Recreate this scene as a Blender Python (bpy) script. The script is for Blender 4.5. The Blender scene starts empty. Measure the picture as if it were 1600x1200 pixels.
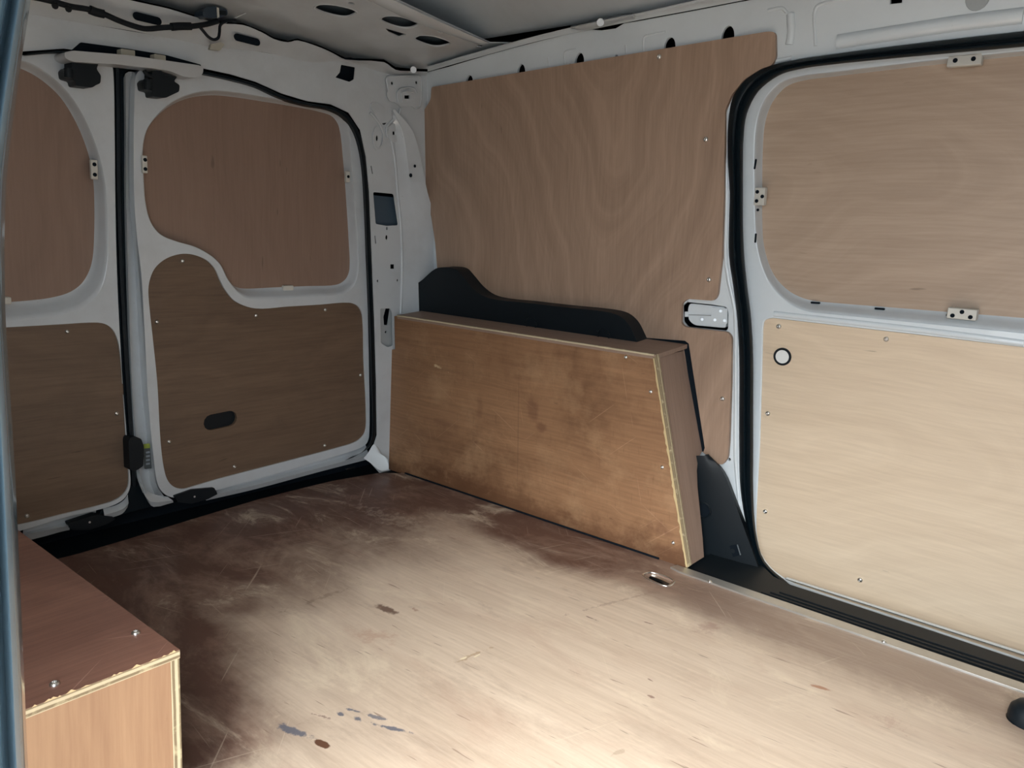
import bpy, bmesh, math, random
import numpy as np
from mathutils import Matrix, Vector
from mathutils.geometry import delaunay_2d_cdt
random.seed(4)
# ------------------------------------------------------------------ camera, world, light, exposure
S = 0.65                       # metres per unit: the camera stands S above the load floor
F = 1202.0
def _n(v): return v/np.linalg.norm(v)
CY = _n(np.array([-700-800., 290-600., F]))      # rearwards direction of the van seen from the camera
CX = np.array([1798-800., 430-600., F]); CX = _n(CX-CX.dot(CY)*CY)
CZ = np.cross(CX, CY)
if CZ[1] > 0: CZ = -CZ
RM = np.array([CX, CY, CZ])
EYE = np.array([0, 0, 1.0])
M3 = RM @ np.diag([1., -1., -1.])
scn = bpy.context.scene
cam = bpy.data.objects.new('camera', bpy.data.cameras.new('camera'))
scn.collection.objects.link(cam)
m4 = Matrix([list(M3[i]) + [EYE[i]*S] for i in range(3)] + [[0, 0, 0, 1]])
cam.matrix_world = m4
cam.data.sensor_width = 36; cam.data.lens = 36*F/1600
cam.data.clip_start = 0.01
scn.camera = cam
scn.view_settings.view_transform = 'Standard'
scn.view_settings.look = 'None'
scn.view_settings.gamma = 1
scn.view_settings.use_curve_mapping = False
scn.view_settings.exposure = 0.03

w = bpy.data.worlds.new('sky'); scn.world = w; w.use_nodes = True
nt = w.node_tree; nt.nodes.clear()
out = nt.nodes.new('ShaderNodeOutputWorld'); bg = nt.nodes.new('ShaderNodeBackground')
tc = nt.nodes.new('ShaderNodeTexCoord'); sp = nt.nodes.new('ShaderNodeSeparateXYZ')
rp = nt.nodes.new('ShaderNodeValToRGB')
nt.links.new(tc.outputs['Generated'], sp.inputs[0]); nt.links.new(sp.outputs['Z'], rp.inputs[0])
rp.color_ramp.elements[0].position = 0.0; rp.color_ramp.elements[0].color = (0.30, 0.36, 0.42, 1)
rp.color_ramp.elements[1].position = 0.6; rp.color_ramp.elements[1].color = (1.0, 1.0, 1.0, 1)
nt.links.new(rp.outputs[0], bg.inputs[0]); bg.inputs[1].default_value = 15.0
nt.links.new(bg.outputs[0], out.inputs[0])
sun = bpy.data.lights.new('hazy_sun', 'SUN'); sun.energy = 6.0; sun.angle = math.radians(35); sun.color = (1.0, 0.97, 0.91)
so = bpy.data.objects.new('hazy_sun', sun); scn.collection.objects.link(so)
so.rotation_euler = Vector((-0.80, -0.42, 0.64)).to_track_quat('Z', 'Y').to_euler()
# light portal in the open near-side doorway (samples the sky only, gives off no light)
pl = bpy.data.lights.new('doorway_portal', 'AREA'); pl.shape = 'RECTANGLE'; pl.size = 1.45*S; pl.size_y = 1.75*S
pl.cycles.is_portal = True
po = bpy.data.objects.new('doorway_portal', pl); scn.collection.objects.link(po)
po.matrix_world = Matrix.Translation(Vector((-0.12, -0.06, 0.72))*S) @ Vector((-1, 0, 0)).to_track_quat('Z', 'Y').to_matrix().to_4x4()

# ------------------------------------------------------------------ geometry helpers
def ray(px, py): return RM @ np.array([px-800., py-600., F])
class Plane:
    def __init__(s, o, u, v):
        s.o = np.array(o, float); s.u = _n(np.array(u, float)); v = np.array(v, float)
        s.v = _n(v - v.dot(s.u)*s.u); s.n = np.cross(s.u, s.v)
    def at(s, off):
        q = Plane(s.o + s.n*off, s.u, s.v); return q
    def hit(s, px, py):
        r = ray(px, py); t = (s.o-EYE).dot(s.n)/r.dot(s.n); return EYE + t*r
    def loc(s, p):
        if len(p) == 3 and p[0] == 'w': return (p[1], p[2])
        h = s.hit(p[0], p[1]) - s.o; return (h.dot(s.u), h.dot(s.v))
    def pt(s, p):
        a, b = s.loc(p); return s.o + a*s.u + b*s.v
    def mat(s):
        return Matrix([[s.u[i], s.v[i], s.n[i], s.o[i]*S] for i in range(3)] + [[0, 0, 0, 1]])
def W(a, b): return ('w', a, b)

FLOOR = Plane((0, 0, 0), (1, 0, 0), (0, 1, 0))
REAR = Plane((0, 2.42, 0), (1, 0, 0), (0, 0, 1))
SIDE = Plane((2.436, 0, 0), (0, -1, 0), (-0.0727, 0, 1))      # leans in towards the roof
BOXF = Plane((2.168, 0, 0), (0, -1, 0), (0, 0, 1))
ROOFP = Plane((0, 2.36, 1.645), (1, 0, 0), (0, -1, 0.13))
SKIN = Plane((0, 0, 1.80), (1, 0, 0), (0, -1, 0))
HEAD = Plane((0, 2.42, 1.50), (1, 0, 0), (0, -0.38, 1))

def catmull(pts, closed=True, n=6):
    P = [np.array(p, float) for p in pts]; N = len(P); res = []
    rng = range(N) if closed else range(N-1)
    for i in rng:
        if closed: a, b, c, d = P[i-1], P[i], P[(i+1) % N], P[(i+2) % N]
        else: a, b, c, d = P[max(i-1, 0)], P[i], P[i+1], P[min(i+2, N-1)]
        # centripetal-like damping for uneven spacing
        L = np.linalg.norm(c-b); t1 = (c-a); t2 = (d-b)
        l1 = np.linalg.norm(b-a); l2 = np.linalg.norm(d-c)
        m1 = t1*(L/(L+l1+1e-9)); m2 = t2*(L/(L+l2+1e-9))
        for k in range(n):
            t = k/n
            res.append((2*t**3-3*t*t+1)*b + (t**3-2*t*t+t)*m1 + (-2*t**3+3*t*t)*c + (t**3-t*t)*m2)
    if not closed: res.append(P[-1])
    return res
def rounded(pts, r, n=5):
    """polygon in local units with rounded corners; r may be a list"""
    P = [np.array(p, float) for p in pts]; N = len(P); res = []
    for i in range(N):
        rr = r[i] if isinstance(r, (list, tuple)) else r
        a, b, c = P[i-1], P[i], P[(i+1) % N]
        if rr <= 0: res.append(b); continue
        d1 = np.linalg.norm(a-b); d2 = np.linalg.norm(c-b)
        k = min(rr, d1*.45, d2*.45)
        s = b+(a-b)/d1*k; e = b+(c-b)/d2*k
        for j in range(n+1):
            t = j/n; res.append((1-t)**2*s + 2*t*(1-t)*b + t*t*e)
    return res
def smooth(plane, pts, n=6): return catmull([plane.loc(p) for p in pts], True, n)
def poly(plane, pts, r=0.0, n=5): return rounded([plane.loc(p) for p in pts], r, n)
def circ(plane, px, py, r, n=18, ry=None):
    a, b = plane.loc((px, py)); ry = ry or r
    return [np.array((a+r*math.cos(t*2*math.pi/n), b+ry*math.sin(t*2*math.pi/n))) for t in range(n)]
def slot(plane, p, q, r, n=7):
    a = np.array(plane.loc(p)); b = np.array(plane.loc(q)); d = _n(b-a); ang = math.atan2(d[1], d[0]); o = []
    for c, a0 in ((b, ang-math.pi/2), (a, ang+math.pi/2)):
        for i in range(n): o.append(c + r*np.array((math.cos(a0+math.pi*i/(n-1)), math.sin(a0+math.pi*i/(n-1)))))
    return o
def area2(P): return sum(P[i-1][0]*P[i][1]-P[i][0]*P[i-1][1] for i in range(len(P)))

WM = {}
def link(name, me, mat, matrix, parent=None, smooth_ang=35):
    o = bpy.data.objects.new(name, me); scn.collection.objects.link(o)
    if mat and me and not me.materials: me.materials.append(mat)
    if parent:
        o.parent = parent; o.matrix_parent_inverse = WM[parent.name].inverted()
    o.matrix_basis = matrix; WM[o.name] = matrix.copy()
    return o
def finish(me, ang=35):
    for p in me.polygons: p.use_smooth = True
    me.set_sharp_from_angle(angle=math.radians(ang))
def tag(o, label=None, cat=None, group=None, kind=None):
    for k, v in (('label', label), ('category', cat), ('group', group), ('kind', kind)):
        if v: o[k] = v
    return o
def sheet(name, plane, outer, holes=(), thick=0.02, bevel=0.0, mat=None, parent=None, segs=2):
    """flat plate: front face in `plane`, body behind it; outer and holes are local outlines"""
    bm = bmesh.new(); co = []; loops = []
    for ring in [outer]+list(holes):
        if area2(ring) < 0: ring = ring[::-1]
        if co: ring = ring[::-1]
        k = len(co); co += [Vector((p[0], p[1])) for p in ring]; loops.append(list(range(k, k+len(ring))))
    cv, ce, cf, *_ = delaunay_2d_cdt(co, [(l[i-1], l[i]) for l in loops for i in range(len(l))], [], 0, 1e-6)
    O_ = [[(co[i].x, co[i].y) for i in l] for l in loops]
    def inside(x, y, P):
        c = False
        for i in range(len(P)):
            (x1, y1), (x2, y2) = P[i-1], P[i]
            if (y1 > y) != (y2 > y) and x < (x2-x1)*(y-y1)/(y2-y1)+x1: c = not c
        return c
    keep = []
    for f in cf:
        gx = sum(cv[i][0] for i in f)/3; gy = sum(cv[i][1] for i in f)/3
        if inside(gx, gy, O_[0]) and not any(inside(gx, gy, h) for h in O_[1:]): keep.append(f)
    cf = keep
    vs = [bm.verts.new((p[0]*S, p[1]*S, 0)) for p in cv]
    for f in cf:
        try: bm.faces.new([vs[i] for i in f])
        except ValueError: pass
    bmesh.ops.delete(bm, geom=[v for v in bm.verts if not v.link_faces], context='VERTS')
    for f in bm.faces:
        if f.normal.z < 0: f.normal_flip()
    if thick > 0:
        front = list(bm.faces)
        r = bmesh.ops.extrude_face_region(bm, geom=front)
        nv = [g for g in r['geom'] if isinstance(g, bmesh.types.BMVert)]
        for v in nv: v.co.z = -thick*S
        nf = [g for g in r['geom'] if isinstance(g, bmesh.types.BMFace)]
        bmesh.ops.recalc_face_normals(bm, faces=bm.faces)
    # flat interior edges dissolve into ngons so that the bevel only sees the rim
    me = bpy.data.meshes.new(name); bm.to_mesh(me); bm.free(); finish(me)
    o = link(name, me, mat, plane.mat(), parent)
    if bevel > 0:
        b = o.modifiers.new('bevel', 'BEVEL'); b.width = bevel*S; b.segments = segs; b.limit_method = 'ANGLE'
        b.angle_limit = math.radians(50); b.use_clamp_overlap = True; b.harden_normals = True
    return o
def mesh3(name, verts, faces, mat=None, parent=None, ang=35, recalc=True):
    """mesh from points in scene units (world)"""
    me = bpy.data.meshes.new(name); me.from_pydata([tuple(np.array(v)*S) for v in verts], [], faces)
    if recalc:
        bm = bmesh.new(); bm.from_mesh(me); bmesh.ops.recalc_face_normals(bm, faces=bm.faces); bm.to_mesh(me); bm.free()
    finish(me, ang)
    return link(name, me, mat, Matrix.Identity(4), parent)
def loft(name, rows, closed=False, n=4, mat=None, parent=None, ang=40, thick=0.0):
    """rows: lists of world points with equal counts"""
    R = [catmull(r, closed, n) for r in rows]; K = len(R[0]); vs = [p for r in R for p in r]; fs = []
    for i in range(len(R)-1):
        for j in range(K if closed else K-1):
            k = (j+1) % K; fs.append((i*K+j, i*K+k, (i+1)*K+k, (i+1)*K+j))
    o = mesh3(name, vs, fs, mat, parent, ang)
    if thick:
        s = o.modifiers.new('solid', 'SOLIDIFY'); s.thickness = thick*S; s.offset = 0
    return o
def box(name, lo, hi, mat, parent=None, bevel=0.0, M=None):
    v = [(x, y, z) for x in (lo[0], hi[0]) for y in (lo[1], hi[1]) for z in (lo[2], hi[2])]
    f = [(0, 1, 3, 2), (4, 6, 7, 5), (0, 4, 5, 1), (2, 3, 7, 6), (0, 2, 6, 4), (1, 5, 7, 3)]
    if M is None: o = mesh3(name, v, f, mat, parent)
    else:
        me = bpy.data.meshes.new(name); me.from_pydata([tuple(np.array(a)*S) for a in v], [], f)
        bm = bmesh.new(); bm.from_mesh(me); bmesh.ops.recalc_face_normals(bm, faces=bm.faces); bm.to_mesh(me); bm.free()
        finish(me); o = link(name, me, mat, M, parent)
    if bevel:
        b = o.modifiers.new('bevel', 'BEVEL'); b.width = bevel*S; b.segments = 2; b.harden_normals = True
    return o
def tube(name, pts, r, mat, parent=None, closed=False, n=6, sides=8, smooth_it=True):
    P = catmull(pts, closed, n) if smooth_it else [np.array(p, float) for p in pts]
    N = len(P); vs = []; fs = []; up = np.array([0.13, 0.21, 0.97])
    for i in range(N):
        t = _n(P[min(i+1, N-1)]-P[max(i-1, 0)]) if not closed else _n(P[(i+1) % N]-P[i-1])
        a = _n(np.cross(t, up)) if abs(t.dot(up)) < .98 else _n(np.cross(t, np.array([1, 0, 0])))
        b = np.cross(t, a); rr = r[i*len(r)//N] if isinstance(r, (list, tuple)) else r
        for k in range(sides):
            q = 2*math.pi*k/sides; vs.append(P[i]+rr*(math.cos(q)*a+math.sin(q)*b))
    for i in range(N if closed else N-1):
        j = (i+1) % N
        for k in range(sides):
            l = (k+1) % sides; fs.append((i*sides+k, i*sides+l, j*sides+l, j*sides+k))
    if not closed: fs += [tuple(range(sides)), tuple(range((N-1)*sides, N*sides))]
    return mesh3(name, vs, fs, mat, parent, 50)

# ------------------------------------------------------------------ materials
def newmat(name):
    m = bpy.data.materials.new(name); m.use_nodes = True; t = m.node_tree; t.nodes.clear()
    o = t.nodes.new('ShaderNodeOutputMaterial'); b = t.nodes.new('ShaderNodeBsdfPrincipled')
    t.links.new(b.outputs[0], o.inputs[0]); return m, t, b
class N:
    def __init__(s, t): s.t = t
    def node(s, k, **kw):
        n = s.t.nodes.new(k)
        for a, v in kw.items(): setattr(n, a, v)
        return n
    def lk(s, a, b): s.t.links.new(a, b)
    def coord(s): return s.node('ShaderNodeTexCoord').outputs['Object']
    def mapping(s, c, sc=(1, 1, 1), loc=(0, 0, 0), rot=(0, 0, 0)):
        m = s.node('ShaderNodeMapping'); s.lk(c, m.inputs[0])
        m.inputs['Scale'].default_value = sc; m.inputs['Location'].default_value = loc; m.inputs['Rotation'].default_value = rot
        return m.outputs[0]
    def strk(s, c, sc, loc, ang): return s.mapping(s.mapping(c, (1, 1, 1), (0, 0, 0), (0, 0, ang)), sc, loc)
    def noise(s, c, scale, detail=4, rough=.55, dist=0):
        n = s.node('ShaderNodeTexNoise'); s.lk(c, n.inputs['Vector']); n.inputs['Scale'].default_value = scale
        n.inputs['Detail'].default_value = detail; n.inputs['Roughness'].default_value = rough; n.inputs['Distortion'].default_value = dist
        return n.outputs[0]
    def mr(s, v, a, b, c=0., d=1., smooth=False):
        n = s.node('ShaderNodeMapRange'); s.lk(v, n.inputs[0])
        if smooth: n.interpolation_type = 'SMOOTHSTEP'
        for i, x in enumerate((a, b, c, d)): n.inputs[i+1].default_value = x
        return n.outputs[0]
    def math(s, op, a, b=None):
        n = s.node('ShaderNodeMath', operation=op)
        for i, x in enumerate((a, b)):
            if x is None: continue
            if isinstance(x, (int, float)): n.inputs[i].default_value = x
            else: s.lk(x, n.inputs[i])
        return n.outputs[0]
    def mix(s, f, a, b, mode='MIX'):
        n = s.node('ShaderNodeMix', data_type='RGBA', blend_type=mode)
        for i, x in ((0, f), (6, a), (7, b)):
            if isinstance(x, (int, float)): n.inputs[i].default_value = x
            elif isinstance(x, tuple): n.inputs[i].default_value = (*x, 1)
            else: s.lk(x, n.inputs[i])
        return n.outputs[2]
    def bump(s, b, h, st=.1, d=.001):
        n = s.node('ShaderNodeBump'); n.inputs['Strength'].default_value = st; n.inputs['Distance'].default_value = d
        s.lk(h, n.inputs['Height']); s.lk(n.outputs[0], b.inputs['Normal'])
    def vadd(s, a, b):
        n = s.node('ShaderNodeVectorMath', operation='ADD'); s.lk(a, n.inputs[0]); s.lk(b, n.inputs[1]); return n.outputs[0]
    def spot(s, c, cx, cy, ang, lx, ly, soft=.35, wob=None, wamp=0.):
        """soft elliptical mark centred at local metres"""
        m = s.node('ShaderNodeMapping'); m.vector_type = 'TEXTURE'; s.lk(c, m.inputs[0])
        m.inputs['Location'].default_value = (cx, cy, 0); m.inputs['Rotation'].default_value = (0, 0, ang)
        m.inputs['Scale'].default_value = (lx, ly, 1000)
        l = s.node('ShaderNodeVectorMath', operation='LENGTH'); s.lk(m.outputs[0], l.inputs[0]); d = l.outputs['Value']
        if wob is not None: d = s.math('ADD', d, s.math('MULTIPLY', wob, wamp))
        return s.mr(d, 1.0, 1.0-soft, 0., 1., True)

def plain(name, col, rough=.5, metal=0., coat=0., spec=.5, bump=0., bscale=300, dirt=0.):
    m, t, b = newmat(name); q = N(t)
    b.inputs['Base Color'].default_value = (*col, 1); b.inputs['Roughness'].default_value = rough
    b.inputs['Metallic'].default_value = metal; b.inputs['Coat Weight'].default_value = coat
    b.inputs['Coat Roughness'].default_value = .08; b.inputs['Specular IOR Level'].default_value = spec
    c = q.coord()
    if bump: q.bump(b, q.noise(c, bscale, 3), bump, .0006)
    if dirt:
        f = q.mr(q.noise(c, 9, 6, .65), .45, .75, 0., dirt)
        sc = q.mr(q.noise(c, 120, 2), .72, .76, 0., dirt*1.2)
        k = q.mix(q.math('MAXIMUM', f, sc), tuple(col), tuple(x*.45 for x in (col[0]*1.0, col[1]*.93, col[2]*.85)))
        q.lk(k, b.inputs['Base Color'])
    return m

def wood(name, light, dark, along='u', fibre=1.0, figure=.4, rings=None, stain=.0, staincol=(.12, .07, .04), rough=.55, seed=0., streak=.5, tone=.5, scratch=0.):
    """rotary-cut plywood face; object coordinates are the sheet's own plane"""
    m, t, b = newmat(name); q = N(t); c0 = q.coord()
    rot = (0, 0, 0) if along == 'u' else (0, 0, math.pi/2)
    c = q.mapping(c0, (1, 1, 1), (seed, seed*.37, seed*.11), rot)
    # gentle wandering of the grain
    wob = q.node('ShaderNodeTexNoise'); q.lk(c, wob.inputs['Vector']); wob.inputs['Scale'].default_value = 2.2; wob.inputs['Detail'].default_value = 2
    sub = q.node('ShaderNodeVectorMath', operation='MULTIPLY_ADD'); q.lk(wob.outputs['Color'], sub.inputs[0])
    sub.inputs[1].default_value = (.035, .035, 0); q.lk(c, sub.inputs[2]); cw = sub.outputs[0]
    fine = q.noise(q.mapping(cw, (9, 190, 1)), 1.0*fibre, 5, .62)
    mid = q.noise(q.mapping(cw, (1.6, 22, 1)), 1.0, 5, .6, .4)
    big = q.noise(q.mapping(cw, (1.2, 4.2, 1)), 1.0, 4, .55, .8)
    if rings:
        cm = q.node('ShaderNodeMapping'); cm.vector_type = 'TEXTURE'; q.lk(c0, cm.inputs[0])
        cm.inputs['Location'].default_value = (rings[0]*S, rings[1]*S, 0); cm.inputs['Scale'].default_value = (rings[2]*S, rings[3]*S, 1e3)
        cm.inputs['Rotation'].default_value = (0, 0, rings[4])
        sx = q.node('ShaderNodeSeparateXYZ'); q.lk(cm.outputs[0], sx.inputs[0])
        hyp = q.math('SQRT', q.math('ADD', q.math('POWER', q.math('ABSOLUTE', sx.outputs['X']), 2.0), .35))
        n3 = q.noise(q.mapping(c0, (1, .8, 1), (3.3, 1.2, 0)), 3.6, 1.6, .5)
        fld = q.math('ADD', q.math('SUBTRACT', hyp, sx.outputs['Y']), q.math('MULTIPLY', n3, 2.4))
    else:
        sx = q.node('ShaderNodeSeparateXYZ'); q.lk(q.mapping(cw, (.7, 5.0, 1)), sx.inputs[0])
        fld = q.math('ADD', sx.outputs['Y'], q.math('MULTIPLY', q.noise(q.mapping(c, (1.4, 3.2, 1), (9, 4, 0)), 1.3, 2.5, .5), 2.6))
    cmb = q.node('ShaderNodeCombineXYZ'); q.lk(fld, cmb.inputs[0]); wn = q.noise(cmb.outputs[0], 1.9 if rings else 3.2, 5 if rings else 4, .60)
    wv_ = q.mr(wn, .32, .68, 0, 1)
    fac = q.math('MULTIPLY', q.mr(fine, .3, .7, -.5, .5), .55)
    fac = q.math('ADD', fac, q.math('MULTIPLY', q.mr(mid, .3, .7, -.5, .5), .38*streak*2))
    fac = q.math('ADD', fac, q.math('MULTIPLY', q.mr(big, .3, .7, -.5, .5), .30))
    fac = q.math('ADD', fac, q.math('MULTIPLY', q.mr(wv_, 0, 1, -.5, .5), figure))
    fac = q.mr(fac, -.9+tone*.8-.4, .5+tone*.8-.4+.0, 0., 1.)
    col = q.mix(fac, dark, light)
    # small dark flecks lying along the grain
    fl = q.mr(q.noise(q.mapping(cw, (14, 95, 1), (3, 7, 0)), 1, 2, .5), .74, .80, 0, .55)
    col = q.mix(fl, col, tuple(x*.45 for x in dark))
    if stain:
        st = q.mr(q.noise(q.mapping(c0, (1, 1, 1), (seed+5, 2, 0)), 3.2, 7, .68, .3), .50, .74, 0, stain)
        col = q.mix(st, col, staincol)
    if scratch:
        for k, (ang, lo) in enumerate(((.5, .735), (-.7, .74), (1.3, .74))):
            sn = q.noise(q.strk(c0, (5, 260, 1), (k*3.1, k, 0), ang), 1, 1.5, .4)
            col = q.mix(q.mr(sn, lo, lo+.02, 0, scratch), col, tuple(min(1, x*1.5+.1) for x in light))
    q.lk(col, b.inputs['Base Color']); b.inputs['Roughness'].default_value = rough
    q.bump(b, fine, .25, .0006)
    return m, t, b, q, col, c0

def ply_edge(name):
    """layered cut edge of plywood: layers follow the local z (thickness) of the board"""
    m, t, b = newmat(name); q = N(t); g = q.coord()
    n = q.noise(q.mapping(g, (30, 30, 30)), 1, 4)
    sep = q.node('ShaderNodeSeparateXYZ'); q.lk(g, sep.inputs[0])
    z = q.math('ADD', sep.outputs['Z'], q.math('MULTIPLY', n, .0012))
    band = q.math('PINGPONG', z, .0032)
    col = q.mix(q.mr(band, .0010, .0020), (.22, .17, .10), (.58, .50, .34))
    col = q.mix(q.mr(q.noise(g, 90, 4), .55, .7, 0, .5), col, (.66, .57, .36))
    q.lk(col, b.inputs['Base Color']); b.inputs['Roughness'].default_value = .7
    q.bump(b, q.noise(g, 400, 3), .5, .001); return m

WHITE = plain('white_paint', (.55, .595, .625), .30, coat=.6, bump=.03, bscale=700, dirt=.22)
WHITE_LIT = plain('white_paint_lit', (.67, .73, .765), .27, coat=.6, bump=.03, bscale=700, dirt=.10)  # same body white, lightened in colour where brighter light falls
GREYP = plain('grey_primer', (.36, .39, .40), .45, coat=.15, dirt=.2)
BLACK = plain('black_plastic', (.0045, .0085, .012), .52, spec=.28, bump=.25, bscale=900)
RUBBER = plain('rubber', (.003, .008, .012), .5, spec=.2)
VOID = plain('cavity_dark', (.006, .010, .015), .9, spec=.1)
ROOF_SHADE = plain('roof_hole_shade', (.085, .115, .14), .6)  # dark colour for the shade behind the roof holes
CHROME = plain('zinc', (.75, .75, .73), .28, metal=1.)
ALU = plain('aluminium', (.62, .62, .59), .42, metal=.85, bump=.1, dirt=.35)
CLIP = plain('cream_plastic', (.56, .55, .50), .45)
PILLARM = plain('blue_grey_pillar', (.10, .16, .205), .25, coat=1.0)
EDGE = ply_edge('plywood_edge')
WD_SIDE = wood('plywood_side', (.41, .285, .205), (.24, .16, .112), 'v', figure=1.0, rings=(-1.50, 1.12, .15, .42, 0.0), seed=1., rough=.5, streak=.15, tone=.42)[0]
WD_UP = wood('plywood_rear_upper', (.275, .185, .138), (.20, .13, .096), 'v', figure=.65, seed=2.3, streak=.4)[0]
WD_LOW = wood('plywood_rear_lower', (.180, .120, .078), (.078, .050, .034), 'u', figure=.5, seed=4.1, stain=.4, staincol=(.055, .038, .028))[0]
WD_DOOR_U = wood('plywood_slide_upper', (.46, .35, .26), (.31, .22, .155), 'u', figure=.6, rings=(-.30, 1.22, .13, .50, math.pi/2), seed=7.7, fibre=.9)[0]
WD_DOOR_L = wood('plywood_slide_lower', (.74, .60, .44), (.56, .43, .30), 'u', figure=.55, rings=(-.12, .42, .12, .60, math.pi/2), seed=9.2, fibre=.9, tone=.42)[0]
WD_BOX = wood('plywood_box_face', (.355, .195, .10), (.135, .064, .031), 'u', figure=.25, seed=12.4, stain=.7, staincol=(.085, .036, .016), fibre=.8, scratch=.25)
def box_grime(t5):
    m, t, b, q, col, c = t5
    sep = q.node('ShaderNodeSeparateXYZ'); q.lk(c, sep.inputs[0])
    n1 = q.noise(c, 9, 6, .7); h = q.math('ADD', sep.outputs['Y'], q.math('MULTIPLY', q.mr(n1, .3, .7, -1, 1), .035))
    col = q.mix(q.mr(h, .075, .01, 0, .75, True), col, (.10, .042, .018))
    col = q.mix(q.mr(q.noise(q.strk(c, (30, 240, 1), (1, 1, 0), 1.45), 1, 2), .62, .75, 0, .35), col, (.12, .06, .03))
    col = q.mix(q.mr(q.noise(c, 5, 7, .7), .52, .68, 0, .45), col, (.46, .29, .16))
    a = np.array(BOXF.loc((811, 560)))*S; e = np.array(BOXF.loc((808, 795)))*S; md = (a+e)/2
    f = q.spot(c, md[0], md[1], math.atan2(e[1]-a[1], e[0]-a[0]), np.linalg.norm(e-a)/2, .0012, .5)
    col = q.mix(q.math('MULTIPLY', f, .5), col, (.10, .05, .03))
    for (x, y, lx, ly, st) in ((833, 640, .035, .05, .45), (845, 668, .03, .02, .5), (750, 640, .02, .06, .3), (1040, 830, .06, .04, .5), (690, 660, .10, .03, .35)):
        p = BOXF.loc((x, y)); f = q.spot(c, p[0]*S, p[1]*S, 0, lx*S, ly*S, .8, q.mr(n1, .3, .7, -.5, .5), 1.2)
        col = q.mix(q.math('MULTIPLY', f, st), col, (.12, .050, .028))
    p = BOXF.loc((684, 573)); f = q.spot(c, p[0]*S, p[1]*S, -.25, .045*S, .006*S, .6, q.mr(q.noise(c, 60, 3), .3, .7, -.5, .5), 1.5)
    col = q.mix(q.math('MULTIPLY', f, .8), col, (.62, .47, .28))
    q.lk(col, b.inputs['Base Color']); return m
WD_BOX = box_grime(WD_BOX)
WD_BOXE = wood('plywood_box_end', (.33, .235, .185), (.21, .14, .105), 'v', figure=.2, seed=14.)[0]
WD_NEAR_T = wood('plywood_near_top', (.30, .155, .11), (.12, .055, .042), 'u', figure=.45, seed=17., stain=.45, staincol=(.06, .028, .024), scratch=.5, rough=.42)[0]
WD_NEAR_E = wood('plywood_near_end', (.42, .265, .155), (.27, .15, .088), 'v', figure=.4, seed=21.)[0]

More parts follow.
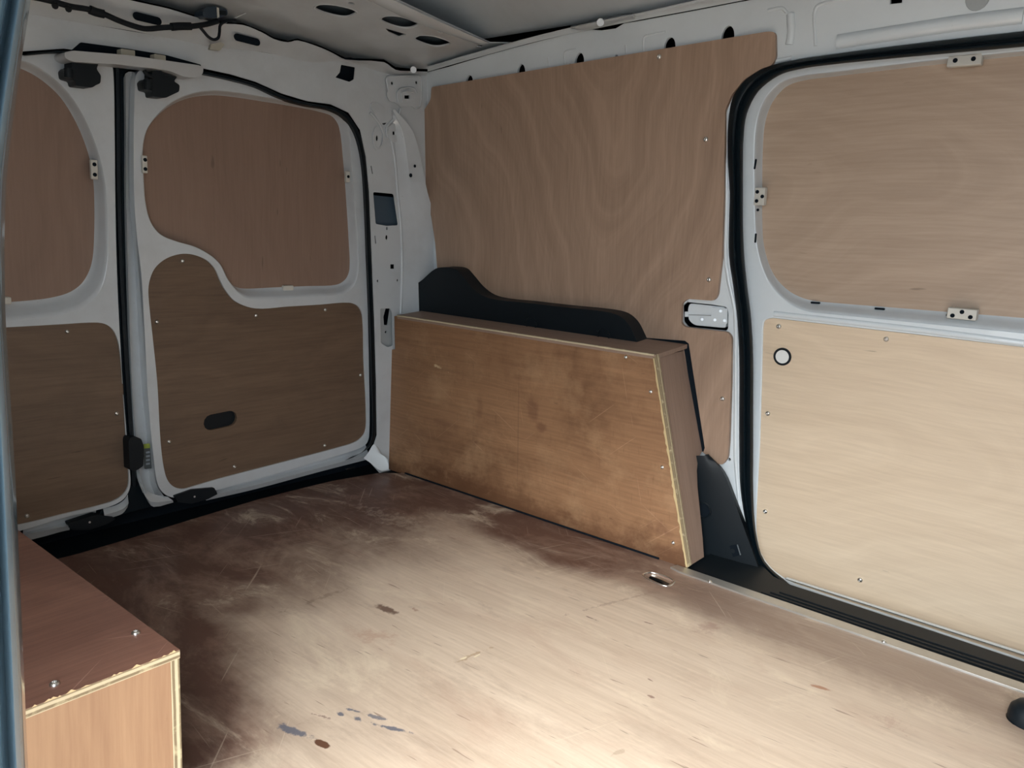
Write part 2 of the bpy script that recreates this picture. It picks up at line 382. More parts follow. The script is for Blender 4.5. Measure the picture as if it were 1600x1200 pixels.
# ------------------------------------------------------------------ floor
def floor_mat():
    m, t, b, q, col, c = wood('plywood_floor', (.71, .59, .47), (.44, .335, .25), 'v', figure=.22, seed=31., streak=.45, tone=.45, fibre=.8)
    m.name = 'plywood_floor'
    sep = q.node('ShaderNodeSeparateXYZ'); q.lk(c, sep.inputs[0]); X = sep.outputs['X']; Y = sep.outputs['Y']
    nz = q.noise(c, 2.6, 7, .66, .5); nz2 = q.noise(q.mapping(c, (1, .35, 1), (4, 2, 0)), 6.5, 6, .68, .4)
    # the reddish-brown film is worn away in the middle and survives along the edges; shade at its border is mixed in
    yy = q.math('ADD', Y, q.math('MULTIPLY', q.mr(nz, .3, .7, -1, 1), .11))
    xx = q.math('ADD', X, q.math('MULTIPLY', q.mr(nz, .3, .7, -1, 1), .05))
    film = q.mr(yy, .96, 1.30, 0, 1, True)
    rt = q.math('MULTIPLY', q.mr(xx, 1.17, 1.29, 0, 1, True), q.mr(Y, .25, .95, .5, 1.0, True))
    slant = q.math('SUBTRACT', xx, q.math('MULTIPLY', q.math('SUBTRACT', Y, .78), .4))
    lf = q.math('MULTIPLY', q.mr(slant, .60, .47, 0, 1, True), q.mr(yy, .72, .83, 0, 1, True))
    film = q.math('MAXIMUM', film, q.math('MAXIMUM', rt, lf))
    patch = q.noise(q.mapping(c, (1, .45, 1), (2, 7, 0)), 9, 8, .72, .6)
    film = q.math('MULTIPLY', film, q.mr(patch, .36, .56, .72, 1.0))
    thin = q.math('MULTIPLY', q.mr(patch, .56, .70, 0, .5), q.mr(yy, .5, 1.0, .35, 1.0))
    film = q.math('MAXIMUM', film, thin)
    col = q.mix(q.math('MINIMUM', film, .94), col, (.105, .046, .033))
    # grime
    col = q.mix(q.mr(nz2, .56, .78, 0, .40), col, (.22, .15, .11))
    col = q.mix(q.mr(patch, .44, .34, 0, .45), col, (.80, .69, .53))
    for k, (ang, lo) in enumerate(((.35, .725), (-.75, .73), (1.25, .73), (1.7, .725))):
        sn = q.noise(q.strk(c, (4, 230, 1), (k*3.1, k, 0), ang), 1, 1.5, .4)
        col = q.mix(q.mr(sn, lo, lo+.02, 0, .28), col, (.74, .64, .50))
    hair = q.noise(q.strk(c, (14, 150, 1), (5, 2, 0), math.pi/2-.05), 1, 2)
    col = q.mix(q.mr(hair, .68, .73, 0, .6), col, (.19, .12, .085))
    wob = q.noise(c, 55, 4, .7)
    def mk(px, py, qx, qy, wid, colr, st=.9, amp=1.3, soft=.5):
        nonlocal col
        a = np.array(FLOOR.loc((px, py)))*S; e = np.array(FLOOR.loc((qx, qy)))*S; mid = (a+e)/2; L = np.linalg.norm(e-a)/2
        f = q.spot(c, mid[0], mid[1], math.atan2(e[1]-a[1], e[0]-a[0]), L*1.15, wid*S, soft, q.mr(wob, .3, .7, -.5, .5), amp)
        col = q.mix(q.math('MULTIPLY', f, st), col, colr)
    col = q.mix(q.mr(q.noise(q.mapping(c, (1, .5, 1), (11, 3, 0)), 7, 7, .7, .4), .52, .70, 0, .5), col, (.47, .33, .25))
    blue = (.12, .13, .17)
    mk(428, 1130, 487, 1153, .010, blue); mk(583, 1131, 637, 1144, .006, blue); mk(540, 1107, 572, 1115, .005, blue)
    mk(553, 1120, 564, 1127, .007, blue); mk(560, 1112, 605, 1126, .006, blue, .8, 2.5); mk(527, 1113, 537, 1118, .006, blue)
    mk(488, 1115, 520, 1124, .004, (.25, .17, .14), .8, 2.5)
    mk(493, 1157, 514, 1168, .010, (.13, .06, .035), 1, .4, .2); mk(588, 944, 622, 960, .018, (.13, .07, .05), .85, .8)
    mk(642, 950, 656, 956, .010, (.3, .16, .11), .6); mk(1265, 1070, 1303, 1080, .009, (.40, .20, .12), .9, .6)
    mk(1005, 651+320, 1022, 654+322, .004, (.2, .13, .1), .7); mk(1010, 1085, 1023, 1091, .005, (.25, .15, .12), .8)
    mk(914, 962, 932, 969, .003, (.15, .1, .08), .8); mk(1012, 1060, 1022, 1066, .003, (.2, .13, .1), .8)
    mk(712, 1035, 758, 1015, .006, (.36, .24, .13), .6, 2.); mk(718, 1031, 730, 1026, .004, (.85, .75, .55), .9, 1.)
    mk(738, 1028, 752, 1021, .003, (.85, .75, .55), .8, 1.); mk(955, 1180, 975, 1172, .006, (.3, .22, .15), .4)
    mk(545, 985, 620, 1000, .035, (.46, .27, .19), .45, 1.5, .9); mk(1080, 985, 1135, 975, .035, (.34, .21, .17), .5, 1.5, .9)
    mk(470, 945, 545, 918, .012, (.22, .16, .11), .5, 2.5, .9); mk(1375, 1122, 1420, 1140, .03, (.46, .32, .25), .5, 2.5, .9)
    mk(905, 955, 1040, 920, .006, (.28, .19, .15), .4, 2.)
    # pale sweep by the far box
    mk(560, 790, 720, 850, .05, (.52, .43, .34), .35, 2.5, .95)
    q.lk(col, b.inputs['Base Color']); 
    rg = q.mr(nz2, .3, .7, .36, .62); q.lk(rg, b.inputs['Roughness'])
    q.bump(b, q.noise(q.mapping(c, (20, 5, 1)), 20, 6, .6), .25, .0008)
    return m
WD_FLOOR = floor_mat()
ring_tray = rounded([FLOOR.loc(p) for p in ((1003, 898), (1018, 894), (1053, 908), (1040, 916))], .012)
plug_c = FLOOR.loc((1606, 1128))
plug = [np.array((plug_c[0]+.042*math.cos(a*math.pi/10), plug_c[1]+.042*math.sin(a*math.pi/10))) for a in range(20)]
rear_edge = [(85, 874), (125, 864), (200, 842), (300, 811), (400, 781), (450, 768), (520, 751), (590, 739), (625, 739)]
fl_out = [FLOOR.loc(p) for p in rear_edge] + [(2.28, 2.36), (2.28, 1.02), (2.128, 1.02), (2.110, .074), (2.09, -1.4), (-.10, -1.4), (-.10, 2.37)]
floor = sheet('floor', FLOOR, [np.array(p) for p in fl_out][::-1], [ring_tray, plug], .022, .0015, WD_FLOOR)
tag(floor, 'worn plywood load floor, pale in the middle and reddish brown at its edges', kind='structure')
box('under_floor', (-.12, -1.4, -.30), (2.6, 2.66, -.26), VOID, floor)

# black rear sill and black side step
sill = sheet('trim_1', FLOOR.at(-.012), [np.array(p) for p in ((-.1, 2.30), (2.3, 2.30), (2.3, 2.60), (-.1, 2.60))], [], .05, .004, BLACK)
tag(sill, 'black plastic rear threshold below the rear doors', kind='structure')
RING = newmat
def ringbar(name, plane, p, q, r, tr, mat, parent):
    L = slot(plane, p, q, r); return tube(name, [plane.o+a[0]*plane.u+a[1]*plane.v for a in L], tr, mat, parent, True, 2)
slotr = ringbar('slot_rim', FLOOR.at(-.008), (534, 732), (548, 729), .017, .004, CHROME, sill); slotr['label'] = 'chrome oval rim'

ST = FLOOR.at(-.014)
step_px = [(1040, 880), (1072, 886), (1096, 872), (1140, 850), (1178, 858), (1192, 884), (1208, 900), (1235, 913), (1300, 934), (1450, 983), (1600, 1033)]
step = sheet('trim_2', ST, [np.array(ST.loc(p)) for p in step_px] + [np.array((ST.loc((1600, 1033))[0], -1.4)), np.array((2.08, -1.4)), np.array((2.10, 1.0))], [], .12, .003, BLACK)
tag(step, 'black plastic step along the bottom of the side sliding door', kind='structure')
for k in range(5):
    box('tread_rib', (2.158+.022*k, -1.35, -.014), (2.166+.022*k, .80-.02*k, -.010), BLACK, step)
box('kick_strip', (2.128, -1.35, -.014), (2.150, .98, .002), plain('dark_brown_edge', (.022, .020, .018), .6), step)
strip = sheet('edge_strip', FLOOR.at(.006), rounded([FLOOR.loc(p) for p in ((1047, 888), (1058, 885), (1600, 1071))] + [(2.135, -1.35), (2.098, -1.35)] + [FLOOR.loc((1600, 1084)), FLOOR.loc((1060, 895))], 0), [], .008, .0012, ALU)
tag(strip, 'flat aluminium strip screwed along the floor edge in front of the sliding door', 'metal strip')

# ------------------------------------------------------------------ screws, fixing blocks
def screw_mesh():
    bm = bmesh.new(); r = .0052/S; prof = [(r, 0), (r, .25*r), (.82*r, .55*r), (.45*r, .72*r), (.40*r, .45*r)]
    n = 10; rings = [[bm.verts.new((a*S*math.cos(2*math.pi*k/n), a*S*math.sin(2*math.pi*k/n), z*S)) for k in range(n)] for a, z in prof]
    for i in range(len(rings)-1):
        for k in range(n): bm.faces.new((rings[i][k], rings[i][(k+1) % n], rings[i+1][(k+1) % n], rings[i+1][k]))
    bm.faces.new(rings[-1]); me = bpy.data.meshes.new('screw'); bm.to_mesh(me); bm.free(); finish(me, 60); me.materials.append(CHROME); return me
SCREW = screw_mesh()
def screws(plane, pts, parent, sc=1.):
    for p in pts:
        a, b = plane.loc(p)
        o = link('screw', SCREW, None, plane.mat() @ Matrix.Translation((a*S, b*S, 0)) @ Matrix.Scale(sc, 4), parent)
def block(plane, px, py, w, h, parent, depth=.022, holes=((-.26, 0), (.26, 0))):
    a, b = plane.loc((px, py))
    o = box('fixing_block', (a-w/2, b-h/2, 0), (a+w/2, b+h/2, depth), CLIP, parent, .003, plane.mat())
    for hx, hy in holes:
        me = bpy.data.meshes.new('screw_hole'); bm = bmesh.new()
        bmesh.ops.create_cone(bm, segments=10, radius1=.0058*S, radius2=.0058*S, depth=.002*S, cap_ends=True); bm.to_mesh(me); bm.free()
        link('screw_hole', me, VOID, plane.mat() @ Matrix.Translation(((a+hx*w)*S, (b+hy*h)*S, (depth+.0005)*S)), o)
    return o

screws(FLOOR.at(.006), [(1109, 909), (1381, 1003)], strip, .8)

# ------------------------------------------------------------------ rear doors
D = .045                                             # depth of the window recess
def window(plane, vis, parent, mat, name='plywood_panel', n=5, depth=D):
    """vis: (x, y, dx, dy); returns the crest outline; builds the flange and the sunk panel"""
    deep = plane.at(-depth)
    C = [plane.loc((p[0]+p[2], p[1]+p[3])) if p[0] != 'w' else (p[1], p[2]) for p in vis]
    Dp = [deep.loc((p[0], p[1])) if p[0] != 'w' else (p[3], p[4]) for p in vis]
    cr = catmull(C, True, n); dp = catmull(Dp, True, n)
    rows = []
    for t in (0, .08, .3, .6, .85, 1.0):
        z = -depth*(t*t*(3-2*t)); rows.append([plane.o+plane.n*z+((1-t)*c[0]+t*d[0])*plane.u+((1-t)*c[1]+t*d[1])*plane.v for c, d in zip(cr, dp)])
    vs = [p for r in rows for p in r]; K = len(cr); fs = []
    for i in range(len(rows)-1):
        for j in range(K): k = (j+1) % K; fs.append((i*K+j, i*K+k, (i+1)*K+k, (i+1)*K+j))
    fo = mesh3('window_flange', vs, fs, WHITE, parent, 60)
    po_ = sheet(name, deep, dp, [], .018, 0, mat, parent)
    return cr, po_

up2 = [(224, 280, 0, 0), (222, 240, 0, 0), (228, 205, 0, 0), (245, 182, 0, -2), (270, 163, -1, -4), (300, 152, -1, -6), (330, 149, 0, -8), (360, 151, 0, -8),
       (400, 157, 0, -8), (450, 165, 0, -7), (500, 175, 3, -7), (520, 183, 9, -7), (530, 200, 14, -4), (536, 250, 13, 0), (540, 300, 13, 0), (545, 380, 14, 0),
       (546, 420, 14, 4), (540, 436, 12, 12), (525, 445, 6, 15), (480, 447, 0, 17), (430, 449, 0, 18), (390, 451, -2, 15), (374, 450, -2, 7), (364, 446, 0, 2),
       (354, 434, 0, 0), (344, 414, 0, 0), (330, 400, 0, 0), (305, 386, 0, 0), (275, 377, 0, 0), (250, 366, 0, 0), (234, 345, 0, 0), (226, 312, 0, 0)]
low2 = [(232, 460), (234, 438), (243, 418), (260, 404), (282, 397), (302, 398), (322, 406), (336, 420), (344, 438), (352, 453), (368, 471), (400, 482), (450, 479),
        (500, 476), (545, 473), (560, 479), (567, 495), (569, 560), (573, 650), (571, 675), (560, 688), (540, 696), (450, 720), (350, 746), (305, 759),
        (285, 764), (268, 758), (258, 740), (251, 690), (246, 600), (239, 530)]
out2 = [(211, 128), (216, 112), (235, 107), (280, 109), (320, 114), (370, 128), (410, 142), (455, 161), (500, 169), (530, 177), (547, 192), (558, 215), (565, 250), (570, 330),
        (572, 400), (575, 500), (577, 600), (577, 680), (572, 694), (556, 703), (450, 735), (330, 768), (290, 778), (262, 775), (247, 758), (240, 715), (232, 630), (228, 560),
        (225, 500), (221, 430), (213, 360), (209, 280)]
d2 = bpy.data.objects.new('door_2', None); scn.collection.objects.link(d2)
M0 = Matrix.Translation(Vector((1.1, 2.44, .03))*S); d2.matrix_basis = M0; WM[d2.name] = M0
tag(d2, 'right-hand rear door, white steel with two brown plywood panels', kind='structure')
cr, upp = window(REAR, up2, d2, WD_UP)
lowp = REAR.at(-.006)
sheet('door_frame', REAR, smooth(REAR, out2, 5), [cr, smooth(REAR, low2, 5)], .030, .005, WHITE, d2, 3)
handle_hole = slot(lowp, (330, 660), (359, 654), .028)
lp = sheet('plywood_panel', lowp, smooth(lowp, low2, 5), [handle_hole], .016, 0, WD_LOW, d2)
hp = sheet('handle_recess', lowp.at(-.012), slot(lowp.at(-.012), (330, 660), (359, 654), .034), [], .01, 0, BLACK, lp)
screws(lowp, [(285, 408), (400, 493), (508, 484), (563, 586), (507, 696), (366, 729), (264, 690), (245, 503)], lp, .8)
# pressed channel along the free edge
eg = [[(193, 122), (194, 200), (194, 300), (196, 400), (199, 500), (203, 600), (207, 670), (214, 745), (223, 770)],
      [(196, 115), (197, 200), (197, 300), (199, 400), (202, 500), (206, 600), (211, 670), (219, 742), (228, 771)],
      [(201, 112), (200, 200), (200, 300), (204, 400), (207, 500), (211, 600), (217, 670), (224, 745), (233, 773)],
      [(206, 112), (205, 200), (205, 300), (210, 400), (215, 500), (221, 600), (228, 670), (234, 750), (243, 775)],
      [(211, 113), (209, 200), (209, 300), (215, 400), (223, 500), (230, 600), (236, 670), (244, 755), (258, 778)]]
offs = [-.01, .004, -.035, -.038, -.001]
loft('edge_channel', [[REAR.at(o).pt(p) for p in r] for r, o in zip(eg, offs)], False, 4, WHITE, d2, 60)
# lower lip and feet of the right door
loft('bottom_lip', [[REAR.at(o).pt(p) for p in r] for r, o in (
    ([(300, 762), (400, 738), (500, 711), (570, 691)], -.02), ([(316, 772), (400, 751), (500, 724), (574, 704)], -.03), ([(322, 776), (400, 758), (500, 731), (576, 711)], -.005),
    ([(322, 782), (400, 764), (500, 737), (578, 717)], -.02))], False, 4, WHITE, d2, 40)
loft('hinge_foot', [[REAR.at(o).pt(p) for p in r] for r, o in (
    ([(212, 742), (222, 760), (240, 772), (262, 776)], -.01), ([(215, 748), (224, 770), (236, 784), (270, 782)], .01), ([(222, 758), (229, 780), (240, 792), (271, 785)], .0))], False, 3, WHITE, d2, 40)
block(REAR, 224, 257, .016, .052, d2, .012, holes=((0, -.26), (0, .26)))
block(REAR.at(-.02), 541, 276, .020, .042, d2, .012, holes=((0, .0),))
block(REAR.at(-.045), 448, 450, .045, .02, d2, .012, holes=())
lt = sheet('sticker', REAR.at(-.01), poly(REAR.at(-.01), [(224, 695), (234, 694), (237, 732), (226, 733)], .003), [], .002, 0, plain('sticker_dark', (.05, .07, .08), .3), d2)
lt['label'] = 'dark label with a green head'
sheet('sticker_head', REAR.at(-.009), poly(REAR.at(-.009), [(224, 694), (234, 693), (235, 700), (225, 701)], .001), [], .001, 0, plain('sticker_green', (.25, .33, .05), .4), lt)
for i in range(4):
    y = 706+i*6; sheet('sticker_line', REAR.at(-.0088), poly(REAR.at(-.0088), [(228, y), (234, y-1), (234.4, y+1.6), (228.4, y+2.6)], 0), [], .001, 0, plain('sticker_print', (.22, .27, .32), .4), lt)

# left door
up1 = [('w', .16, 1.34, .19, 1.32), (20, 104, 2, -12), (45, 113, 4, -14), (70, 129, 8, -12), (95, 153, 12, -8), (118, 190, 14, -6), (134, 228, 16, -2), (143, 262, 17, 0), (147, 300, 19, 0), (147, 370, 22, 0),
       (143, 412, 24, 4), (130, 440, 27, 14), (110, 456, 20, 24), (80, 465, 8, 29), (40, 470, 0, 30), (0, 472, 0, 31), ('w', .16, .74, .19, .80), ('w', .10, .9, .13, .92), ('w', .09, 1.1, .12, 1.1)]
low1 = [W(.16, .66), (-60, 514), (0, 512), (90, 507), (150, 504), (168, 508), (180, 521), (187, 545), (192, 600), (197, 680), (201, 735), (200, 760), (190, 775), (168, 786), (100, 803), (30, 820), W(.16, .13), W(.1, .3)]
out1 = [W(.03, 1.36), (0, 88), (40, 86), (100, 84), (150, 90), (172, 98), (177, 112), (179, 200), (180, 300), (182, 400), (186, 500), (192, 600), (198, 680), (203, 735), (203, 762), (193, 780), (170, 792), (100, 809), (36, 828), W(.03, .06), W(.02, .7)]
d1 = bpy.data.objects.new('door_1', None); scn.collection.objects.link(d1)
M0 = Matrix.Translation(Vector((.2, 2.44, .03))*S); d1.matrix_basis = M0; WM[d1.name] = M0
tag(d1, 'left-hand rear door, white steel with two brown plywood panels, partly behind the near pillar', kind='structure')
cr, upp = window(REAR, up1, d1, WD_UP)
sheet('door_frame', REAR, smooth(REAR, out1, 5), [cr, smooth(REAR, low1, 5)], .030, .005, WHITE, d1, 3)
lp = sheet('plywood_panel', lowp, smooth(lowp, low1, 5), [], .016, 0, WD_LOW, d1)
screws(lowp, [(105, 518), (182, 646), (42, 806)], lp, .8)
block(REAR.at(-.02), 145, 265, .020, .056, d1, .012, holes=((0, -.26), (0, .26)))
block(REAR, 4, 469, .03, .02, d1, holes=())
loft('bottom_lip', [[REAR.at(o).pt(p) for p in r] for r, o in (
    ([(36, 822), (80, 812), (110, 804), (150, 794)], -.02), ([(36, 832), (80, 822), (110, 815), (150, 806)], -.03), ([(36, 836), (70, 829), (95, 824), (108, 821)], -.005),
    ([(38, 846), (70, 838), (95, 831), (109, 828)], -.02))], False, 4, WHITE, d1, 40)
loft('hinge_foot', [[REAR.at(o).pt(p) for p in r] for r, o in (
    ([(160, 791), (180, 786), (193, 777), (199, 768)], -.02), ([(163, 804), (180, 800), (194, 794), (201, 786)], .01), ([(164, 811), (180, 807), (192, 802), (199, 793)], .0))], False, 3, WHITE, d1, 40)

# ------------------------------------------------------------------ rear body frame
wb = bpy.data.objects.new('wall_back', None); scn.collection.objects.link(wb)
M0 = Matrix.Translation(Vector((1.2, 2.5, 0))*S); wb.matrix_basis = M0; WM[wb.name] = M0
tag(wb, 'white steel rear frame around the two back doors', kind='structure')
box('outer_skin', (-.25, 2.53, -.28), (2.6, 2.60, 2.0), VOID, wb)
# post and lower header, flat plate in the rear plane
seal_px = [(40, 85), (100, 81), (180, 92), (250, 103), (318, 114), (360, 123), (400, 134), (440, 152), (480, 163), (515, 169), (540, 182), (557, 207), (567, 245), (572, 300), (576, 400), (580, 500), (583, 600), (584, 675), (578, 696), (562, 709), (545, 716)]
inner_edge = [W(.0, 1.42), (-20, 84), (40, 80), (100, 76), (180, 86), (250, 97), (318, 107), (360, 116), (400, 128), (440, 146), (480, 158), (517, 163), (545, 176), (563, 203), (572, 245), (577, 300), (581, 400), (585, 500), (588, 600), (589, 680), (582, 702), (572, 716)]
Rp = REAR.at(.012)
crease = [(40, 20), (140, 38), (230, 53), (330, 73), (400, 80), (460, 90), (500, 95), (525, 93), (548, 95), (585, 108), (620, 112)]
outer = [Rp.loc(p) for p in inner_edge] + [Rp.loc(p) for p in ((578, 722), (594, 740))] + [(2.36, 0), (2.40, .5), (2.37, 1.2), (2.33, 1.55)] + [Rp.loc((668, 112))] + [Rp.loc(p) for p in crease[::-1]] + [(.0, 1.55)]
holes = [poly(Rp, [(533, 101), (555, 105), (553, 124), (546, 128), (524, 121), (531, 113)], .004), poly(Rp, [(583, 300), (615, 303), (622, 352), (604, 353), (587, 350)], .008), slot(Rp, (604.5, 356), (604.5, 358), .004), circ(Rp, 604, 371, .006, 10, .010),
         poly(Rp, [(610, 413), (616, 413), (616, 420), (610, 420)], .001), circ(Rp, 590, 439, .004, 8, .006), circ(Rp, 621, 438, .004, 8, .006), slot(Rp, (586, 369), (587, 380), .0025), slot(Rp, (580, 260), (582, 271), .0025),
         poly(Rp, [(594, 482), (610, 482), (613, 490), (614, 540), (606, 543), (595, 536)], .008), circ(Rp, 589, 216, .0055, 10, .011), poly(Rp, [(613.5, 205.5), (618.5, 205.5), (618.5, 210.5), (613.5, 210.5)], 0),
         poly(Rp, [(632, 149), (639, 149), (639, 154), (632, 154)], 0), circ(Rp, 612.5, 130, .005, 10, .006), circ(Rp, 650.5, 129, .005, 10, .006), circ(Rp, 642, 274, .008, 12), poly(Rp, [(646.5, 257), (650.5, 257), (650.5, 262), (646.5, 262)], 0)]
fr = sheet('frame_plate', Rp, [np.array(p) for p in rounded(outer, 0)], holes, .003, 0, WHITE, wb, 2)
# square hole in the header is cut as a dark pocket piece
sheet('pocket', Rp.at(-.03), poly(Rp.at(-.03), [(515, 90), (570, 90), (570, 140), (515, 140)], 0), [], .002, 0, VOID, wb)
# lock plate pocket next to the box
sheet('lock_pocket', Rp.at(-.02), poly(Rp.at(-.02), [(588, 474), (620, 476), (622, 552), (588, 550)], .004), [poly(Rp.at(-.02), [(603, 480), (610, 482), (606, 508), (600, 508), (599, 495)], .004), circ(Rp.at(-.02), 603, 519, .006)], .006, 0, GREYP, wb)
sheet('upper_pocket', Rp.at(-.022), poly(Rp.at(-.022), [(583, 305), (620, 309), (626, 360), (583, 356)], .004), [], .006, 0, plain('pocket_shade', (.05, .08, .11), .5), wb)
# pressed relief on the corner post
def ridge(px, off, r, parent=wb, plane=Rp, mat=WHITE, n=4): return tube('pressed_ridge', [plane.at(off).pt(p) for p in px], r, mat, parent, False, n, 8)
ridge([(606, 195), (612, 224), (617, 250), (621, 300), (626, 350), (628, 420), (626, 490)], .0, .006)
pa = [(612, 172), (616, 205), (619, 250), (623, 300), (628, 350), (630, 420), (628, 500)]
pb_ = [(616, 170), (645, 205), (658, 250), (668, 300), (682, 350), (690, 420), (692, 500)]
loft('post_side', [[REAR.at(.015).pt(p) for p in pa], [REAR.at(.028).pt(((a[0]*.6+b[0]*.4), a[1])) for a, b in zip(pa, pb_)], [REAR.at(.031).pt(((a[0]*.55+b[0]*.45), a[1])) for a, b in zip(pa, pb_)], [REAR.at(.040).pt(p) for p in pb_]], False, 4, WHITE, wb, 25)
for p, r_, ry_ in (((642, 274), .008, .008), ((648.5, 259.5), .006, .006)):
    q_ = REAR.at(.05); sheet('hole_shade', q_, circ(q_, *p, r_, 12, ry_), [], .002, 0, VOID, wb)  # dark disc on the post stands for the shade in a hole
q_ = Rp.at(.010)
sheet('corner_bracket', q_, poly(q_, [(605, 120), (656, 119), (658, 150), (655, 169), (648, 170), (644, 166), (628, 168), (618, 160), (608, 158), (604, 148), (607, 140)], .010),
      [poly(q_, [(632, 149), (640, 149), (640, 154.5), (632, 154.5)], 0), circ(q_, 612.5, 130, .0065, 10, .007), circ(q_, 650.5, 129, .0065, 10, .007)], .003, .0008, WHITE, wb, 2)
q_ = Rp.at(.016)
sheet('square_boss', q_, poly(q_, [(623, 140), (648, 139), (651, 146), (649, 164), (628, 166), (621, 158)], .012), [poly(q_, [(632, 149), (640, 149), (640, 154.5), (632, 154.5)], 0)], .003, .0008, WHITE, wb, 2)
q_ = Rp.at(.020)
sheet('square_boss', q_, poly(q_, [(627, 144), (645, 143.5), (646, 160), (628, 161)], .005), [poly(q_, [(632, 149), (640, 149), (640, 154.5), (632, 154.5)], 0)], .003, .0008, WHITE, wb, 2)
q_ = Rp.at(.006)
sheet('round_boss', q_, circ(q_, 616, 208, .032, 20, .036), [poly(q_, [(613.5, 205), (619, 205), (619, 211), (613.5, 211)], 0)], .003, .0008, WHITE, wb, 2)
sheet('oval_boss', q_, circ(q_, 589, 216, .020, 20, .045), [circ(q_, 589, 216, .0055, 10, .011)], .003, .0008, WHITE, wb, 2)
sheet('pressed_pad', q_, poly(q_, [(578, 166), (584, 158), (596, 163), (608, 178), (605, 194), (596, 196)], .014), [], .008, .004, WHITE, wb, 3)
ridge([(607, 141), (604, 122), (612, 120), (650, 119), (657, 121), (658, 148), (656, 166), (650, 169)], .008, .0045)
ridge([(622, 160), (621, 146), (626, 139), (646, 138), (651, 146)], .014, .004)
ridge([(629, 159), (628, 145), (645, 144)], .020, .003)
ridge([(605, 214), (604, 200), (612, 190), (622, 182), (626, 170)], .004, .005)
ridge([(583, 208), (584, 224), (590, 232), (597, 226), (599, 208)], .004, .0035)
ridge([(578, 176), (584, 182), (594, 196), (600, 212)], .003, .005)
# seam across the post and gas-strut cap left out of the seal; rounded foot
foot = mesh3('post_foot', [], [], WHITE, wb) if False else None
loft('post_foot', [[REAR.at(o).pt(p) for p in r] for r, o in (
    ([(568, 716), (576, 706), (584, 694), (592, 700)], .012), ([(577, 722), (586, 715), (592, 708), (596, 710)], .03), ([(590, 733), (596, 728), (602, 715), (600, 712)], .06), ([(597, 736), (601, 735), (607, 733), (606, 718)], .07))], False, 4, WHITE_LIT, wb, 60)
# upper header leaning in, up to the roof
topl = [(40, -38), (140, -14), (220, 4), (265, 14), (300, 25), (340, 36), (380, 39), (410, 51), (428, 61), (450, 66), (465, 63), (500, 74), (520, 83), (540, 93), (600, 97), (618, 109), (640, 111), (668, 112)]
botl = [(40, 20), (140, 38), (205, 48), (250, 57), (290, 65), (330, 73), (366, 77), (400, 80), (425, 84), (450, 90), (475, 96), (505, 97), (525, 95), (545, 97), (592, 112), (618, 118), (640, 117), (668, 118)]
midl = [((a[0]+b[0])/2, (a[1]+b[1])/2) for a, b in zip(topl, botl)]
ext = lambda P, y, z: np.array((-.1, y, z))
loft('upper_header', [[np.array((-.15, 2.408, 1.54))]+[REAR.at(.012).pt(p) for p in botl], [np.array((-.15, 2.40, 1.56))]+[REAR.at(.018).pt((a[0], a[1]-3)) for a in botl],
     [np.array((-.15, 2.37, 1.6))]+[REAR.at(.045).pt(p) for p in midl], [np.array((-.15, 2.35, 1.66))]+[REAR.at(.075).pt(p) for p in topl]], False, 3, WHITE, wb, 50)
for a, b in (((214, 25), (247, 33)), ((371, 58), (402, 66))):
    pp = REAR.at(.066); sheet('slot_shade', pp, slot(pp, a, b, .011), [], .003, 0, VOID, wb)['label'] = 'dark plate for the shade in a slotted opening'  # dark plate laid on the header as the shade inside a slot
# rubber seals
loft('door_seal', [[REAR.at(o).pt((p[0]+dx, p[1]+dy)) for p in seal_px] for dx, dy, o in ((3.5, -1.8, .004), (2.2, -1.4, .026), (-1.5, 1, .028), (-6, 3.4, -.01))], False, 4, RUBBER, wb, 60)
gap = REAR.at(-.012)
sheet('centre_seal', gap, [np.array(gap.loc(p)) for p in ((172, 96), (215, 100), (205, 106), (197, 112), (197, 200), (197, 300), (199, 400), (202, 500), (206, 600), (212, 680), (216, 742), (222, 762), (238, 792), (150, 815), (160, 795), (195, 778), (190, 600), (180, 400), (176, 200), (174, 110))], [], .03, .003, RUBBER, wb)
loft('seal_lip', [[REAR.at(o).pt((p[0]+dx, p[1])) for p in ((183, 104), (184, 200), (185, 300), (188, 400), (193, 500), (199, 600), (205, 690), (209, 760))] for dx, o in ((-4, -.012), (-2, .004), (3, .006), (6, -.012))], False, 4, RUBBER, wb, 60)
# striker bracket above the doors
BR = REAR.at(.07)
BARM = plain('bracket_grey', (.44, .46, .47), .4, coat=.3)
sh = sheet('latch_bracket', BR, poly(BR, [(100, 82), (114, 79), (200, 86), (312, 102), (318, 106), (317, 116), (305, 122), (285, 119), (266, 111), (240, 107), (178, 100), (150, 99), (112, 96), (102, 91)], .008), [], .07, .006, BARM, wb, 3)
sh['label'] = 'grey-white bar over the door gap'
sheet('bracket_recess', REAR.at(.014), poly(REAR.at(.014), [(110, 80), (126, 66), (200, 76), (260, 86), (314, 101), (314, 108), (200, 92), (110, 88)], .004), [], .003, 0, VOID, wb)
for x0, x1, y0, y1 in ((189, 211, 76, 90), (241, 259, 84, 96)):
    q_ = REAR.at(.04); sheet('striker', q_, poly(q_, [(x0, y0), (x1, y0+3), (x1, y1+2), (x0, y1)], .003), [], .03, .003, plain('striker_beige', (.50, .47, .38), .5), wb)
